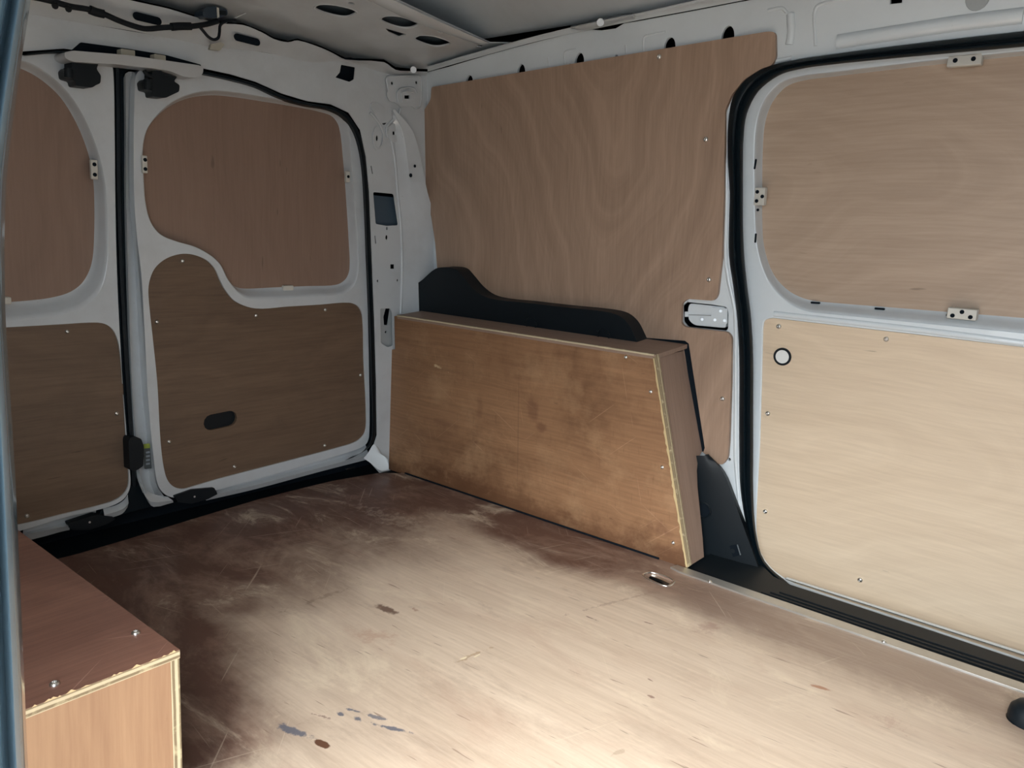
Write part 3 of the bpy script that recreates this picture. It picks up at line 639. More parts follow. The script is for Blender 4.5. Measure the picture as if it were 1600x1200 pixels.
# black latches
def latch(pts, parent, off=.05, th=.05, name='latch'):
    q_ = REAR.at(off); o = sheet(name, q_, poly(q_, pts, .005), [], th, .006, BLACK, parent, 3); return o
la = latch([(112, 95), (154, 99), (151, 108), (158, 118), (157, 130), (150, 133), (144, 137), (119, 134), (117, 126), (104, 122), (102, 110), (107, 105), (112, 107)], d1)
tube('latch_roller', [REAR.at(.06).pt(p) for p in ((107, 108), (107, 122))], .012, BLACK, la, False, 2, 10)
la = latch([(238, 111), (252, 110), (256, 116), (277, 120), (272, 127), (281, 133), (280, 143), (259, 153), (240, 151), (239, 143), (228, 140), (226, 128), (231, 123), (238, 123)], d2)
tube('latch_roller', [REAR.at(.06).pt(p) for p in ((231, 125), (231, 141))], .012, BLACK, la, False, 2, 10)
tube('latch_hook', [REAR.at(.055).pt(p) for p in ((225, 110), (230, 117), (238, 120))], .006, BLACK, la, False, 3, 8)
latch([(201, 690), (203, 684), (212, 682), (221, 686), (225, 698), (224, 728), (214, 735), (203, 735)], d2, .035, .045)
b1 = latch([(272, 775), (300, 765), (335, 762), (340, 772), (325, 780), (300, 787), (278, 785)], d2, .01, .03)
screws(REAR.at(.012), [(304, 776)], b1, .45)
b2 = latch([(107, 818), (150, 804), (178, 808), (180, 812), (165, 820), (140, 828), (112, 828)], d1, .01, .03)
screws(REAR.at(.012), [(140, 816)], b2, .45)

# ------------------------------------------------------------------ right side wall
wr = bpy.data.objects.new('wall_right', None); scn.collection.objects.link(wr)
M0 = Matrix.Translation(Vector((2.45, 1.2, 0))*S); wr.matrix_basis = M0; WM[wr.name] = M0
tag(wr, 'far side wall of the van, white steel with a large swirly-grained plywood panel', kind='structure')
box('outer_skin', (2.56, -1.6, -.28), (2.66, 2.6, 2.0), VOID, wr)
so_px = [(1600, 49), (1500, 60), (1400, 72), (1300, 85), (1235, 95), (1195, 106), (1163, 125), (1145, 152), (1138, 190), (1137, 245), (1140, 300), (1139, 350), (1139, 400), (1146, 450), (1152, 500), (1155, 560), (1155, 640), (1155, 700), (1157, 765), (1168, 830), (1182, 882), (1215, 925)]
si_px = [(1600, 73), (1500, 82), (1400, 91), (1300, 101), (1250, 108), (1217, 118), (1185, 143), (1167, 178), (1162, 215), (1161, 255), (1161, 300), (1161, 350), (1163, 400), (1168, 450), (1174, 500), (1177, 560), (1177, 640), (1177, 700), (1177, 765), (1181, 830), (1195, 877), (1235, 914)]
ex = lambda q_, v: [(1.25, v), (.62, v-.02)]
hole = [np.array(SIDE.loc(p)) for p in so_px]
tl = SIDE.loc((1600, 49)); br = SIDE.loc((1215, 925))
hole = catmull(hole, False, 3)
opening = [np.array((.80, tl[1]+.015))] + hole + [np.array((br[0]+.02, -.045)), np.array((.80, -.045))]
top_px = [(668, 112), (700, 104), (760, 86), (800, 75), (850, 62), (900, 50), (925, 46), (940, 47), (962, 44), (975, 36), (1000, 32), (1075, 18), (1200, -6), (1600, -84)]
wout = [np.array(SIDE.loc(p)) for p in top_px]
wout = wout + [np.array((1.4, wout[-1][1]+.005)), np.array((1.4, -.05)), np.array((-2.44, -.05)), np.array((-2.44, 1.6))]
halfs = [circ(SIDE, 1046, 73, .020, 16, .028), circ(SIDE, 905, 96, .019, 16, .028), circ(SIDE, 814, 112, .018, 16, .026), circ(SIDE, 733, 127, .018, 16, .022), circ(SIDE, 1137, 57, .020, 16, .030),
         circ(SIDE, 963, 88, .005, 8), circ(SIDE, 890, 101, .004, 8), poly(SIDE, [(1391, -4), (1409, -6), (1409, 4), (1391, 6)], 0), circ(SIDE, 1163, 718.5, .006, 8) if False else circ(SIDE, 1139, 718, .0055, 8)]
catch_px = [(1066, 478), (1073, 472), (1112, 476), (1135, 480), (1138, 490), (1137, 514), (1134, 517), (1074, 511), (1067, 503)]
sp_ = sheet('side_frame', SIDE, wout, [opening]+halfs[:-1]+[halfs[-1], poly(SIDE, catch_px, .006)], .014, .003, WHITE_LIT, wr)
side_px = [(674, 136), (1200, 49), (1211, 50), (1212, 90), (1206, 102), (1190, 107), (1163, 124), (1143, 148), (1133, 172), (1132, 250), (1131, 310), (1128, 400), (1121, 462), (1115, 470), (1074, 467),
           (1065, 474), (1064, 505), (1070, 511), (1100, 515), (1137, 519), (1143, 527), (1142, 600), (1139, 690), (1137, 715), (1130, 726), (1121, 725), (1090, 700), (1000, 650), (700, 520), (690, 480), (683, 418), (680, 380), (674, 340), (662, 290), (655, 235), (653, 200), (657, 180), (668, 164), (673, 155)]
SPL = SIDE.at(.016)
sp1 = sheet('plywood_panel', SPL, poly(SPL, side_px, .010, 4), [], .014, .0008, WD_SIDE, wr)
screws(SPL, [(1030, 89), (1103, 218), (1108, 437), (1129, 623)], sp1)
# lock catch in the cut-out
CP = SIDE.at(-.03)
ct = bpy.data.objects.new('door_catch', None); scn.collection.objects.link(ct); ct.parent = wr; ct.matrix_parent_inverse = WM[wr.name].inverted(); WM[ct.name] = Matrix.Identity(4)
ct['label'] = 'white lock housing in a cut-out'
q_ = SIDE.at(-.004)
sheet('housing', q_, poly(q_, [(1078, 474), (1132, 480), (1134, 484), (1134, 512), (1128, 512), (1085, 508), (1076, 500), (1075, 482)], .012), [], .03, .006, WHITE_LIT, ct, 3)
q_ = SIDE.at(.002)
sheet('cover_plate', q_, poly(q_, [(1111, 480), (1136, 482), (1136, 506), (1112, 505)], .004), [], .008, .002, WHITE_LIT, ct)
sheet('tab', q_, poly(q_, [(1070, 487), (1075, 487), (1075, 495), (1070, 495)], .001), [], .006, .001, WHITE_LIT, ct)
tube('seam', [SIDE.at(-.003).pt(p) for p in ((1076, 492), (1111, 493))], .0018, GREYP, ct, False, 2, 6)
for p in ((1126, 486), (1117, 500), (1132, 501), (1097, 499)):
    tube('rivet', [SIDE.at(.001).pt(p), SIDE.at(.006).pt(p)], .005, WHITE_LIT, ct, False, 1, 8, False)
# pressed lips along the door opening
lip = [(1238, 91), (1195, 100), (1160, 120), (1140, 150), (1135, 190), (1134, 245), (1136, 300), (1135, 350), (1134, 400), (1139, 440), (1147, 475), (1150, 510), (1150, 560), (1150, 640), (1150, 720), (1156, 790)]
ridge(lip, -.002, .007, wr, SIDE, WHITE_LIT, 3)
ridge([(1600, 26), (1500, 38), (1400, 53), (1310, 67)], -.012, .024, wr, SIDE, WHITE_LIT, 3)
ridge([(1275, 72), (1273, 20), (1280, 8), (1330, -2), (1420, -16)], -.003, .006, wr, SIDE, WHITE_LIT, 3)
ridge([(1200, 17), (1222, 13), (1230, 20)], -.003, .006, wr, SIDE, WHITE_LIT, 3)
q_ = SIDE.at(.003)
sheet('oval_plug', q_, circ(q_, 1528, -6, .028, 20, .034), [], .004, .001, GREYP, wr)
ridge([(1236, 22), (1237, 50), (1234, 70)], -.004, .013, wr, SIDE, WHITE_LIT, 3)
ridge([(883, 100), (882, 84), (886, 80), (900, 77)], -.002, .004, wr, SIDE, WHITE_LIT, 3)
ridge([(1006, 80), (1006, 60), (1010, 56), (1040, 50)], -.002, .004, wr, SIDE, WHITE_LIT, 3)
for x, y0, y1 in ((857, 90, 103), (978, 70, 84)): ridge([(x, y0), (x+1, y1)], -.002, .004, wr, SIDE, WHITE_LIT, 2)
# big rubber seal of the sliding-door opening
prof = ((0, .004), (.10, .022), (.32, .030), (.44, .026), (.48, .016), (.54, .016), (.58, .026), (.78, .028), (.92, .018), (1.0, -.03))
def row(t, off):
    pl_ = SIDE.at(off); P = [(a[0]*(1-t)+b[0]*t, a[1]*(1-t)+b[1]*t) for a, b in zip(so_px, si_px)]
    R_ = [pl_.pt(p) for p in P]; v0 = pl_.loc(P[0]); 
    return [pl_.o+.80*pl_.u+(v0[1]+.014)*pl_.v] + R_
loft('door_seal', [row(t, o) for t, o in prof], False, 4, RUBBER, wr, 60)
# inward rail above the wall, under the roof
rail_t = [(668, 104), (760, 77), (850, 53), (930, 34), (1000, 20), (1075, 3), (1200, -23), (1600, -104)]
rail_b = [(668, 112), (760, 86), (850, 62), (930, 45), (1000, 31), (1075, 17), (1200, -7), (1600, -85)]
loft('roof_rail', [[SIDE.at(.001).pt(p) for p in rail_b], [SIDE.at(.02).pt(((a[0]+b[0])/2, (a[1]+b[1])/2)) for a, b in zip(rail_b, rail_t)], [SIDE.at(.11).pt(p) for p in rail_t]], False, 4, WHITE_LIT, wr, 50)
rb = loft('rail_bracket', [[SIDE.at(.06).pt(p) for p in ((892, 42), (930, 34), (975, 22), (988, 22))], [SIDE.at(.085).pt(p) for p in ((892, 44), (925, 37), (970, 25), (990, 24))], [SIDE.at(.06).pt(p) for p in ((905, 47), (930, 43), (965, 33), (992, 28))]], False, 4, WHITE, wr, 30, .006)
tube('stud', [SIDE.at(.06).pt((938, 34)), SIDE.at(.11).pt((938, 35))], .012, WHITE, wr, False, 1, 12, False)
tube('stud', [REAR.at(.05).pt((646, 108)), REAR.at(.10).pt((646, 109))], .012, WHITE, wb, False, 1, 12, False)

# ------------------------------------------------------------------ sliding door
SD = SIDE.at(-.035)
d3 = bpy.data.objects.new('door_3', None); scn.collection.objects.link(d3)
M0 = Matrix.Translation(Vector((2.47, .3, 0))*S); d3.matrix_basis = M0; WM[d3.name] = M0
tag(d3, 'side sliding door, white steel with an upper and a lower pale plywood panel', kind='structure')
a = SD.loc((1600, 87)); b_ = SD.loc((1600, 497))
dd = SD.at(-.045); a2 = dd.loc((1600, 87)); b2_ = dd.loc((1600, 497))
up3 = [('w', .50, a[1]+.012, .50, a2[1]), (1600, 87, 0, -7), (1500, 97, 0, -7), (1400, 108, 0, -7), (1300, 120, 0, -7), (1255, 126, -3, -7), (1228, 136, -9, -6), (1207, 160, -12, -4), (1196, 190, -13, -1), (1192, 230, -13, 0), (1191, 290, -12, 0), (1191, 340, -11, 0), (1194, 385, -10, 3), (1208, 427, -9, 8),
       (1232, 454, -6, 14), (1262, 468, -3, 17), (1300, 473, 0, 17), (1400, 481, 0, 19), (1500, 489, 0, 21), (1600, 497, 0, 23), ('w', .50, b_[1]-.05, .50, b2_[1]), ('w', .58, b_[1]+.05, .58, b_[1]+.07), ('w', .62, 1.2, .62, 1.2), ('w', .58, a[1]-.05, .58, a2[1]-.08)]
cr, p3 = window(SD, up3, d3, WD_DOOR_U, n=5, depth=.045)
c1 = SD.loc((1600, 543)); c2 = SD.loc((1600, 1031)); c3 = SD.loc((1600, 1037))
low3 = [W(.55, c1[1]-.002), (1600, 543), (1450, 525), (1300, 508), (1206, 497), (1194, 500), (1192, 514), (1190, 600), (1187, 700), (1182, 790), (1181, 830), (1187, 865), (1205, 890), (1235, 910), (1300, 932), (1450, 981), (1600, 1031), W(.55, c2[1]-.01), W(.60, c2[1]+.05), W(.60, c1[1]-.05)]
LD = SD.at(-.004)
def lowfix(plane):
    L = [plane.loc(p) for p in low3]; return rounded(L, [0, 0, 0, 0, .01, .012, .01] + [.03]*7 + [0]*6, 4)
sl_in = [W(.75, tl[1]), (1600, 60), (1400, 80), (1235, 100), (1190, 118), (1160, 145), (1150, 200), (1150, 400), (1160, 480), (1165, 600), (1165, 780), (1172, 850), (1195, 893), (1235, 916), (1300, 938), (1450, 988), (1600, 1037), W(.75, c3[1]-.02)]
slots = [slot(SD, (1268, 472.8), (1279, 473.5), .003), slot(SD, (1368, 482), (1381, 483), .003), slot(SD, (1181, 250), (1179, 263), .0028), slot(SD, (1181, 366), (1180, 378), .0028), circ(SD, 1186, 297, .004, 8), circ(SD, 1185, 328, .005, 8)]
# slots lie on the curved flange or frame; only those on the flat frame are cut
sheet('door_frame', SD, [np.array(SD.loc(p)) for p in sl_in], [cr, lowfix(SD)], .03, .004, WHITE_LIT, d3, 3)
for s_, pl_ in ((((1268, 472.8), (1280, 473.5)), -.005), (((1368, 482), (1381, 483)), -.005), (((1480, 492.5), (1490, 493)), -.005)):
    q_ = SD.at(-.0335); sheet('slot_mark', q_, slot(q_, *s_, .0032), [], .0012, 0, VOID, d3)
for s_ in (((1181, 250), (1179, 263)), ((1181, 366), (1180, 378))):
    q_ = SD.at(.001); sheet('slot_mark', q_, slot(q_, *s_, .0030), [], .0012, 0, VOID, d3)
for p in ((1184, 328), (1185, 297)):
    q_ = SD.at(.001); sheet('slot_mark', q_, circ(q_, *p, .0045, 10), [], .0012, 0, VOID, d3)
p4 = sheet('plywood_panel', LD, lowfix(LD), [], .016, 0, WD_DOOR_L, d3)
screws(LD, [(1217, 510), (1385, 530), (1200, 646), (1196, 799), (1344, 906)], p4)
screws(p4 and SPL, [], p4)
pg = LD.at(.004)
sheet('hole_plug', pg, circ(pg, 1222, 557.5, .0285, 28), [circ(pg, 1222, 557.5, .0215, 24)], .008, .001, BLACK, p4)['label'] = 'black ring'
sheet('plug_cap', LD.at(.003), circ(LD.at(.003), 1222, 557.5, .0215, 24), [], .006, .001, plain('cap_white', (.8, .82, .80), .35), p4)['label'] = 'white round cap'
tube('window_lip', [SD.at(-.004).pt(p) for p in ((1600, 536), (1500, 523), (1400, 511), (1300, 500), (1210, 490))], .010, WHITE_LIT, d3, False, 4, 8)
block(SD.at(-.028), 1510, 95.5, .080, .030, d3, .028)
block(SD.at(-.02), 1190.5, 307, .034, .055, d3, .022, ((-.2, .25), (-.2, -.25), (.3, 0)))
block(SD.at(-.030), 1506, 489, .072, .030, d3, .03, ((0, .2), (-.3, -.2), (.3, -.2)))

# ------------------------------------------------------------------ ceiling
ceil_ = bpy.data.objects.new('ceiling', None); scn.collection.objects.link(ceil_)
M0 = Matrix.Translation(Vector((1.1, 1., 1.8))*S); ceil_.matrix_basis = M0; WM[ceil_.name] = M0
tag(ceil_, 'bare white-painted steel roof with a punched cross panel above the rear doors', kind='structure')
edge_px = [(p[0], p[1]-(2.5 if p[0] < 560 else 4)) for p in topl if p[0] > 100] + [(700, 94), (740, 85), (775, 77), (808, 68)]
R_ = ROOFP
outl = [np.array(R_.loc(p)) for p in edge_px]
beam_px = [(400, -108), (500, -56), (620, 0), (690, 33), (766, 67)]
outl += [np.array(R_.loc(p)) for p in beam_px[::-1]] + [np.array((-.12, R_.loc(beam_px[0])[1])), np.array((-.12, -.01))]
v_front = R_.loc((690, 33))[1]
H1 = smooth(R_, [(493, 13), (501, 8), (525, 9), (555, 18), (546, 25), (534, 26), (508, 20)], 4)
H2 = smooth(R_, [(596, 31), (604, 26), (626, 27), (652, 37), (641, 43), (626, 43), (606, 37)], 4)
H3 = smooth(R_, [(649, 61), (658, 56), (680, 58), (703, 67), (693, 71), (678, 72), (658, 66)], 4)
H4 = poly(R_, [(602, 44), (635, 54), (623, 58), (608, 51)], .004)
H5 = circ(R_, 549, 5.5, .012, 12, .008); H6 = circ(R_, 689, 50, .012, 12, .008); H7 = poly(R_, [(746, 71), (756, 71), (752, 74), (744, 73)], 0)
H8 = smooth(R_, [(160, 0), (175, -3), (205, -2), (202, 4), (185, 6)], 3)
rp_ = sheet('roof_cross_panel', R_, outl, [H1, H2, H3, H4, H5, H6, H7], .004, .001, WHITE, ceil_)
for Hh in (H1, H2, H3):
    tube('pressed_rim', [R_.o+R_.n*-.001+p[0]*R_.u+p[1]*R_.v for p in [np.mean(Hh, 0)+(h-np.mean(Hh, 0))*1.08 for h in Hh]], .0025, WHITE, rp_, True, 1, 6, False)
# front beam
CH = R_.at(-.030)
sheet('roof_hole_backing', CH, [np.array(CH.loc(p)) for p in ((330, 20), (600, 80), (700, 84), (735, 66), (668, 36), (590, 0), (440, -70), (300, -60))], [], .003, 0, ROOF_SHADE, ceil_)  # backing sheet coloured dark to give the roof holes their shade
brow = []
for dx, dy, off in ((-40, 3, -.001), (-36, 2.5, .010), (-22, 1, .016), (-6, 0, .014), (0, 0, .004), (1, 0, -.03), (1, 0, -.13)):
    q_ = R_.at(off); brow.append([np.array((-.1, q_.pt((beam_px[0][0], beam_px[0][1]))[1]+.06, q_.pt(beam_px[0])[2]))] + [q_.pt((p[0]+dx, p[1]+dy)) for p in beam_px[:-1]] + [q_.pt((beam_px[-1][0]+dx*.45, beam_px[-1][1]+dy))])
loft('roof_beam', brow, False, 3, WHITE_LIT, ceil_, 50)
skin = [[np.array((x, y, 1.83-.045*((x-1.1)/1.1)**2 - (.05 if x > 2.1 else 0))) for y in (2.5, 1.6, .8, 0, -.8, -1.5)] for x in (-.2, .3, .8, 1.3, 1.8, 2.1, 2.24, 2.27)]
loft('roof_skin', skin, False, 3, WHITE, ceil_, 50)
for y in (1.42, .72, 0.0, -.7):
    loft('roof_rib', [[np.array((x, y+dy, 1.835-.045*((x-1.1)/1.1)**2-dz)) for x in (-.15, .5, 1.1, 1.7, 2.15)] for dy, dz in ((-.09, 0), (-.06, .035), (.06, .035), (.09, 0))], False, 3, WHITE, ceil_, 50)
box('outer_skin', (-.25, -1.6, 1.90), (2.66, 2.62, 1.97), VOID, ceil_)
# brackets and dark gaps between cross panel and side
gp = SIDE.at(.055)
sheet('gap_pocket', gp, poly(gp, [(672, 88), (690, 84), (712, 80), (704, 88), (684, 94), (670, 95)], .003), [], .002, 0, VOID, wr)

# ------------------------------------------------------------------ cable and lamp unit at the rear header
cq = REAR.at(.10)
cb = tube('wiring_cable', [cq.pt(p) for p in ((30, -8), (60, -3), (85, 3), (110, 10), (135, 14), (160, 21), (185, 32), (210, 41), (228, 45), (255, 43), (280, 42), (300, 41), (322, 38), (340, 33))],
          .008, plain('cable_black', (.005, .008, .012), .55, spec=.25), None, False, 4, 8)
tag(cb, 'black taped wiring cable hanging along the header above the rear doors', 'cable')
tube('tape_wrap', [cq.pt(p) for p in ((140, 15), (150, 19), (162, 22))], .012, cb.data.materials[0], cb, False, 3, 8)
tube('tape_wrap', [cq.pt(p) for p in ((268, 42), (280, 41), (298, 41))], .0115, cb.data.materials[0], cb, False, 3, 8)
tube('wire_loop', [cq.pt(p) for p in ((312, 42), (318, 49), (326, 58), (334, 62), (341, 59), (343, 50), (344, 40), (349, 35), (358, 32), (368, 31))], .0045, cb.data.materials[0], cb, False, 4, 8)
tube('thin_wire', [cq.pt(p) for p in ((352, 36), (372, 26), (395, 16), (402, 13))], .0016, WHITE, cb, False, 3, 6)
for p in ((86, 6), (107, 11)): tube('cable_clip', [cq.pt(p), cq.at(.01).pt((p[0], p[1]+4))], .008, cb.data.materials[0], cb, False, 1, 8, False)
lq = REAR.at(.11)
lu = sheet('connector_block', lq, poly(lq, [(317, 17), (322, 11), (334, 9), (341, 12), (355, 14), (356, 24), (341, 28), (322, 28), (317, 24)], .010), [], .05, .005, plain('connector_dark', (.02, .035, .055), .4), None, 3)
tag(lu, 'small dark electrical connector under the roof above the right rear door', 'connector')
sheet('connector_socket', lq.at(.004), poly(lq.at(.004), [(343, 16), (354, 17), (354, 24), (344, 23)], .004), [], .01, .002, BLACK, lu)
sheet('connector_band', lq.at(.003), poly(lq.at(.003), [(339, 11), (342, 12), (343, 27), (340, 28)], .001), [], .01, .001, CLIP, lu)
tag_ = REAR.at(.062)
sheet('foam_pad', tag_, poly(tag_, [(330, 69), (345, 66), (351, 69), (344, 79), (328, 77)], .003), [], .012, .002, plain('foam_beige', (.40, .39, .33), .8), wb)

# ------------------------------------------------------------------ black wheel-arch trims
T1 = SIDE.at(.085)
t1 = sheet('wheel_arch_trim', T1, catmull([T1.loc(p) for p in ((648, 448), (660, 437), (680, 420), (695, 418), (712, 421), (722, 431), (738, 450), (756, 463), (780, 469), (820, 473), (880, 480), (930, 485), (962, 491), (978, 502), (988, 518), (996, 545), (900, 545), (760, 530), (645, 515), (645, 480))], True, 4), [], .075, .012, BLACK, None, 3)
tag(t1, 'black plastic wheel-arch cover rising behind the long plywood box', 'wheel arch cover')
for c_ in ((831, 504), (944, 522)):
    tube('screw_recess_rim', [T1.at(.002).o+p[0]*T1.u+p[1]*T1.v+T1.n*.002 for p in circ(T1, c_[0], c_[1]+2, .024, 16)], .003, BLACK, t1, True, 1, 6, False)
T2 = SIDE.at(.035)
low_trim = [(1099, 706), (1112, 714), (1130, 736), (1143, 762), (1152, 790), (1163, 822), (1176, 855), (1192, 888), (1215, 915)]
t2v = [[T2.at(.030).pt(p) for p in ((1086, 712), (1088, 740), (1090, 790), (1092, 840), (1096, 885))],
       [T2.at(.030).pt(p) for p in ((1100, 712), (1103, 745), (1108, 790), (1118, 840), (1128, 882))],
       [T2.at(.024).pt(p) for p in ((1103, 710), (1117, 742), (1130, 785), (1143, 835), (1160, 884))],
       [T2.at(.015).pt(p) for p in ((1106, 710), (1130, 738), (1147, 782), (1166, 835), (1186, 890))],
       [T2.at(-.03).pt(p) for p in ((1107, 709), (1133, 737), (1151, 780), (1171, 832), (1193, 892))]]
t2 = loft('lower_wheel_arch_trim', t2v, False, 4, BLACK, None, 60)
tag(t2, 'curved black plastic trim at the foot of the pillar, beside the near end of the long box', 'wheel arch cover')
q_ = T2.at(.032)
tube('recess_rim', [q_.o+p[0]*q_.u+p[1]*q_.v for p in circ(q_, 1099, 797, .026, 18)], .0035, BLACK, t2, True, 1, 6, False)
sheet('screw_recess', q_, circ(q_, 1099, 797, .024, 18), [], .006, .001, VOID, t2)
q_ = T2.at(.026)
sheet('fixing_recess', q_, poly(q_, [(1132, 857), (1142, 852), (1153, 851), (1157, 867), (1144, 871), (1133, 867)], .008), [circ(q_, 1145, 861, .008, 10)], .004, .001, VOID, t2)
tube('recess_rim', [q_.at(.002).pt(p) for p in ((1152, 851), (1157, 867))], .0022, plain('grey_plastic', (.1, .12, .13), .4), t2, False, 1, 6, False)  # lighter grey piece along one edge of the recess

# ------------------------------------------------------------------ long plywood box over the far wheel arch
bx = bpy.data.objects.new('wheel_arch_box', None); scn.collection.objects.link(bx)
M0 = Matrix.Translation(Vector((2.26, 1.6, 0))*S); bx.matrix_basis = M0; WM[bx.name] = M0
tag(bx, 'long orange-brown plywood box with a slanted near end, along the far side wall', 'plywood box')
TH = .014
face_px = [(621, 494), (1022, 556), (1072, 888), (594, 729), (593, 547), (617, 546), (616, 494)]
fp = sheet('front_panel', BOXF, [np.array(BOXF.loc(p)) for p in face_px], [], TH, .0008, WD_BOX, bx)
screws(BOXF, [(1017, 612), (1052, 848), (978, 558), (1035, 730)], fp, .8)
zt = BOXF.loc((1022, 556))[1]; yt = -BOXF.loc((1022, 556))[0]; yb = -BOXF.loc((1072, 888))[0]; yr = -BOXF.loc((621, 494))[0]
# top board: slopes slightly up to the wall
TOPP = Plane((2.166, 0, zt+.004), (1, 0, .10), (0, 1, 0))
tp = sheet('top_panel', TOPP, [np.array(p) for p in ((0, yt-.006), (.214, yt-.012), (.214, 1.36), (.145, 1.42), (.145, yr), (0, yr))], [], TH, .0008, WD_BOXE, bx)
# end board
e0 = np.array((2.182, yb, 0.)); ev = np.array((0, yt-yb, zt))
ENDP = Plane(e0, (1, 0, 0), ev); L_ = np.linalg.norm(ev)
endo = [(0, 0), (.115, 0)] + [tuple(ENDP.loc(p)) for p in ((1098, 840), (1094, 800), (1090, 760), (1089, 735), (1091, 716), (1098, 704))] + [(.206, L_-.0), (0, L_)]
ep = sheet('end_panel', ENDP, [np.array(p) for p in endo], [], TH, .0008, WD_BOXE, bx)
# raw plywood edges showing between the boards
sheet('board_edge', BOXF.at(.0012), [np.array(BOXF.at(.0012).loc(p)) for p in ((1019.5, 556), (1026, 553.5), (1077.5, 884.5), (1072, 888.5))], [], TH, 0, EDGE, bx)['label'] = 'pale layered plywood edge'
rag = []
for i in range(60):
    t_ = i/59; x = 1020.5+51.5*t_; y = 560+326*t_; rag.append((x-random.uniform(.0, 1.2+(2.2 if .35 < t_ < .9 else 0)*(.5+.5*math.sin(i*1.3))) , y))
rag2 = [(1022+52*i/25, 560+326*i/25) for i in range(25, -1, -1)]
q_ = BOXF.at(.002); sheet('splintered_edge', q_, [np.array(q_.loc(p)) for p in rag+rag2], [], .003, 0, plain('torn_ply', (.55, .43, .23), .8, bump=.6, bscale=200), bx)['label'] = 'yellow splintered edge'
tube('top_edge', [np.array((2.168, y, zt+.002)) for y in (yt, 1.6, 2.0, yr)], .0045, EDGE, bx, False, 3, 6)
# dark strip on the wall, painted as the shadow gap round the box
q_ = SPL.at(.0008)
sheet('shadow_gap', q_, [np.array(q_.loc(p)) for p in ((998, 527), (1070, 532.5), (1076, 537), (1101, 700), (1099, 706), (1094, 704), (1068, 540), (998, 532))], [], .002, 0, VOID, wr)['label'] = 'dark strip painted as the shadow gap round the box'
tube('corner_seal', [np.array((2.163, y, .004)) for y in (1.09, 1.5, 2.3)], .0035, VOID, bx, False, 2, 6)

# ------------------------------------------------------------------ lashing points in the floor
FR = FLOOR
lr = tube('lashing_ring', [FR.at(.001).pt(p) for p in ((1004, 899), (1019, 894.5), (1053, 907), (1041, 916))], .0028, CHROME, None, True, 5, 8)
tag(lr, 'chrome lashing tray let into the floor near the end of the aluminium strip', 'lashing eye')
tray = FLOOR.at(-.018)
sheet('tray', tray, rounded([tray.loc(p) for p in ((1000, 899), (1018, 893), (1056, 908), (1040, 918))], .01), [], .004, 0, VOID, lr)
loft('lashing_bar', [[FLOOR.at(o).pt(p) for p in r] for r, o in (([(1014, 903), (1030, 909), (1042, 915)], -.012), ([(1016, 900), (1034, 906), (1047, 912)], -.002), ([(1021, 896), (1038, 901), (1053, 908)], -.003), ([(1024, 895), (1040, 900), (1054, 906)], -.014))], False, 3, CHROME, lr, 40)
pcx, pcy = plug_c
prow = []
for rr, zz in ((.040, -.004), (.041, .012), (.038, .030), (.026, .044), (.010, .048), (.001, .049)):
    prow.append([np.array((pcx+rr*math.cos(a*math.pi/6), pcy+rr*math.sin(a*math.pi/6), zz)) for a in range(12)])
pc = loft('floor_plug', prow, True, 2, BLACK, None, 40)
tag(pc, 'rounded black rubber knob standing on the floor at the right edge of the picture', 'knob')

# ------------------------------------------------------------------ near plywood box (left foreground)
nk = 1.1/.553
nx, ny, nz_ = .280*nk, 1.1, 1-.338*nk
nb = bpy.data.objects.new('step_box', None); scn.collection.objects.link(nb)
M0 = Matrix.Translation(Vector((.3, 1.6, 0))*S); nb.matrix_basis = M0; WM[nb.name] = M0
tag(nb, 'plywood box with dark red-brown top and pale cut edges in the left foreground', 'plywood box')
NT = Plane((0, 0, nz_), (1, 0, 0), (0, 1, 0)); NE = Plane((0, ny+.002, 0), (1, 0, 0), (0, 0, 1)); NS = Plane((nx-.0015, 0, 0), (0, 1, 0), (0, 0, 1))
TB = .0145
ntp = sheet('top_panel', NT, [np.array(p) for p in ((-.1, ny), (nx, ny), (nx, 2.34), (-.1, 2.34))], [], .001, 0, WD_NEAR_T, nb)
screws(NT, [(212, 990), (85, 1070)], ntp, .9)
b_ = box('top_board_edge', (-.1, ny, -TB), (nx, 2.34, -.0006), EDGE, nb, 0, Matrix.Translation((0, 0, nz_*S))); b_['label'] = 'pale layered plywood edge'
nep = sheet('end_panel', NE, [np.array(p) for p in ((-.1, 0), (nx-.0145, 0), (nx-.0145, nz_-TB), (-.1, nz_-TB))], [], .014, .0006, WD_NEAR_E, nb)
sd_ = bpy.data.meshes.new('side_board')
sm = Matrix([[0, 0, 1, nx*S], [1, 0, 0, 0], [0, 1, 0, 0], [0, 0, 0, 1]])     # local z is the board's thickness
b_ = box('side_board', (ny+.0015, 0, -.0145), (2.33, nz_-TB, 0), EDGE, nb, .0008, sm); b_['label'] = 'side board with pale layered edge'
NSf = Plane((nx+.0004, 0, 0), (0, 1, 0), (0, 0, 1))
sheet('side_face', NSf, [np.array(p) for p in ((ny+.004, 0), (2.33, 0), (2.33, nz_-TB), (ny+.004, nz_-TB))], [], .0008, 0, WD_LOW, nb)
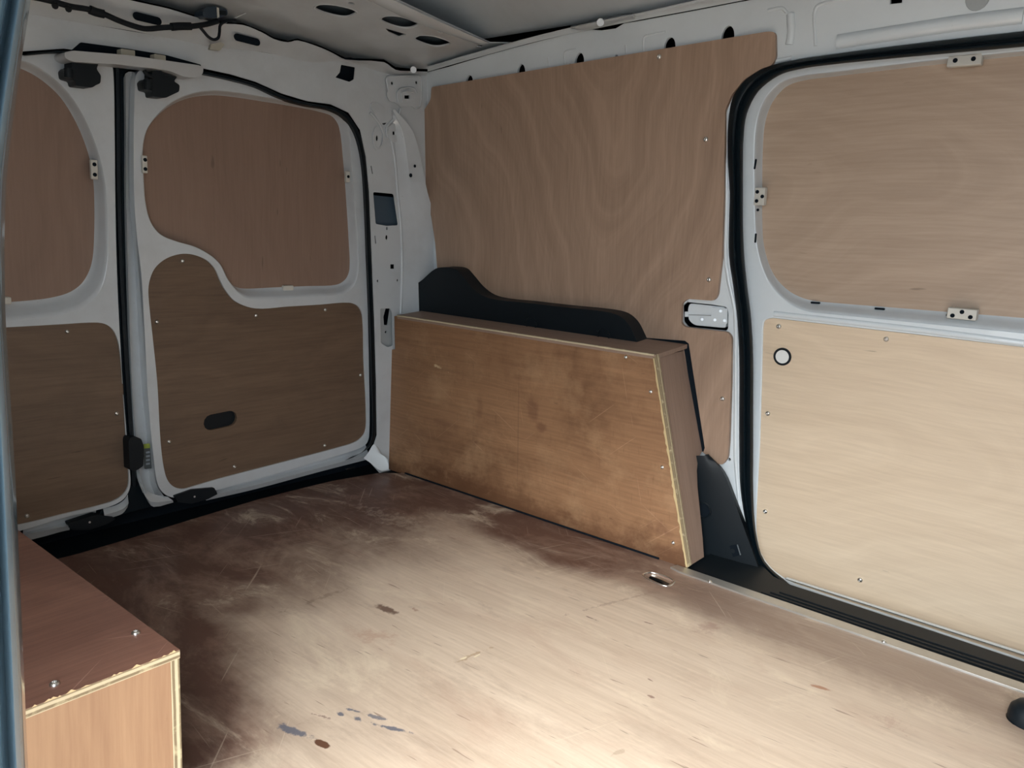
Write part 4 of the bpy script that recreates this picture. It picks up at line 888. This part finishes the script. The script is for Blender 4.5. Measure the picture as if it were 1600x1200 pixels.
# torn fibres along the top edge
spl = []; 
for i in range(34):
    u0 = .02+(nx-.03)*random.random(); l = .004+.012*random.random(); hgt = .0015+.003*random.random()
    spl.append((u0, l, hgt))
vs, fs = [], []
for u0, l, hgt in spl:
    k = len(vs); vs += [(u0, ny-.0006, nz_-.001), (u0+l, ny-.0006, nz_-.001), (u0+l*.5, ny-.0006-hgt*.3, nz_+hgt), (u0+l*.5, ny+hgt, nz_)]
    fs += [(k, k+1, k+2), (k+1, k+3, k+2), (k+3, k, k+2)]
o = mesh3('torn_fibres', vs, fs, plain('fibre_pale', (.66, .52, .30), .8), nb); o['kind'] = 'stuff'

# ------------------------------------------------------------------ near side wall, pillar and front bulkhead
wl = bpy.data.objects.new('wall_left', None); scn.collection.objects.link(wl)
M0 = Matrix.Translation(Vector((-.15, 1.2, 0))*S); wl.matrix_basis = M0; WM[wl.name] = M0
tag(wl, 'near side wall with the open doorway the picture is taken through', kind='structure')
box('side_panel', (-.20, .62, -.28), (-.10, 2.60, 1.97), WHITE, wl)
box('door_header', (-.20, -1.6, 1.58), (-.08, .64, 1.97), WHITE, wl)
box('front_post', (-.20, -1.6, -.28), (-.08, -.75, 1.97), WHITE, wl)
wf = box('wall_front', (-.2, -1.62, -.28), (2.66, -1.50, 1.97), plain('bulkhead_grey', (.30, .31, .32), .6), None)
tag(wf, 'plain grey bulkhead behind the cab', kind='structure')
ep_ = [(44, 0), (38, 40), (31, 84), (18, 177), (9, 250), (5, 300), (3, 400), (5, 500), (11, 600), (20, 750), (27, 900), (33, 1040), (40, 1200), (52, 1400), (64, 1600)]
PB = Plane((0, .62, 0), (1, 0, 0), (0, 0, 1))
top3 = [(60, -120), (80, -260)]
allp = top3[::-1]+ep_
rows = []
for dx, dy in ((4, -.0), (0, -.012), (-6, -.025), (-14, -.028), (-22, -.016), (-26, -.008), (-32, -.016), (-46, -.034), (-70, -.034), (-100, 0.0)):
    q_ = Plane((0, .60+dy, 0), (1, 0, 0), (0, 0, 1)); rows.append([q_.pt((p[0]+dx, p[1])) for p in allp])
pil = loft('door_pillar', rows, False, 4, PILLARM, None, 70)
tag(pil, 'blue-grey door pillar with rubber seal at the left edge of the picture', 'pillar')
# ground outside the van
gm = plain('tarmac', (.10, .10, .10), .9)
g_ = box('ground', (-40, -40, -1.02), (40, 40, -1.0), gm); tag(g_, 'grey tarmac ground outside the van', kind='structure')
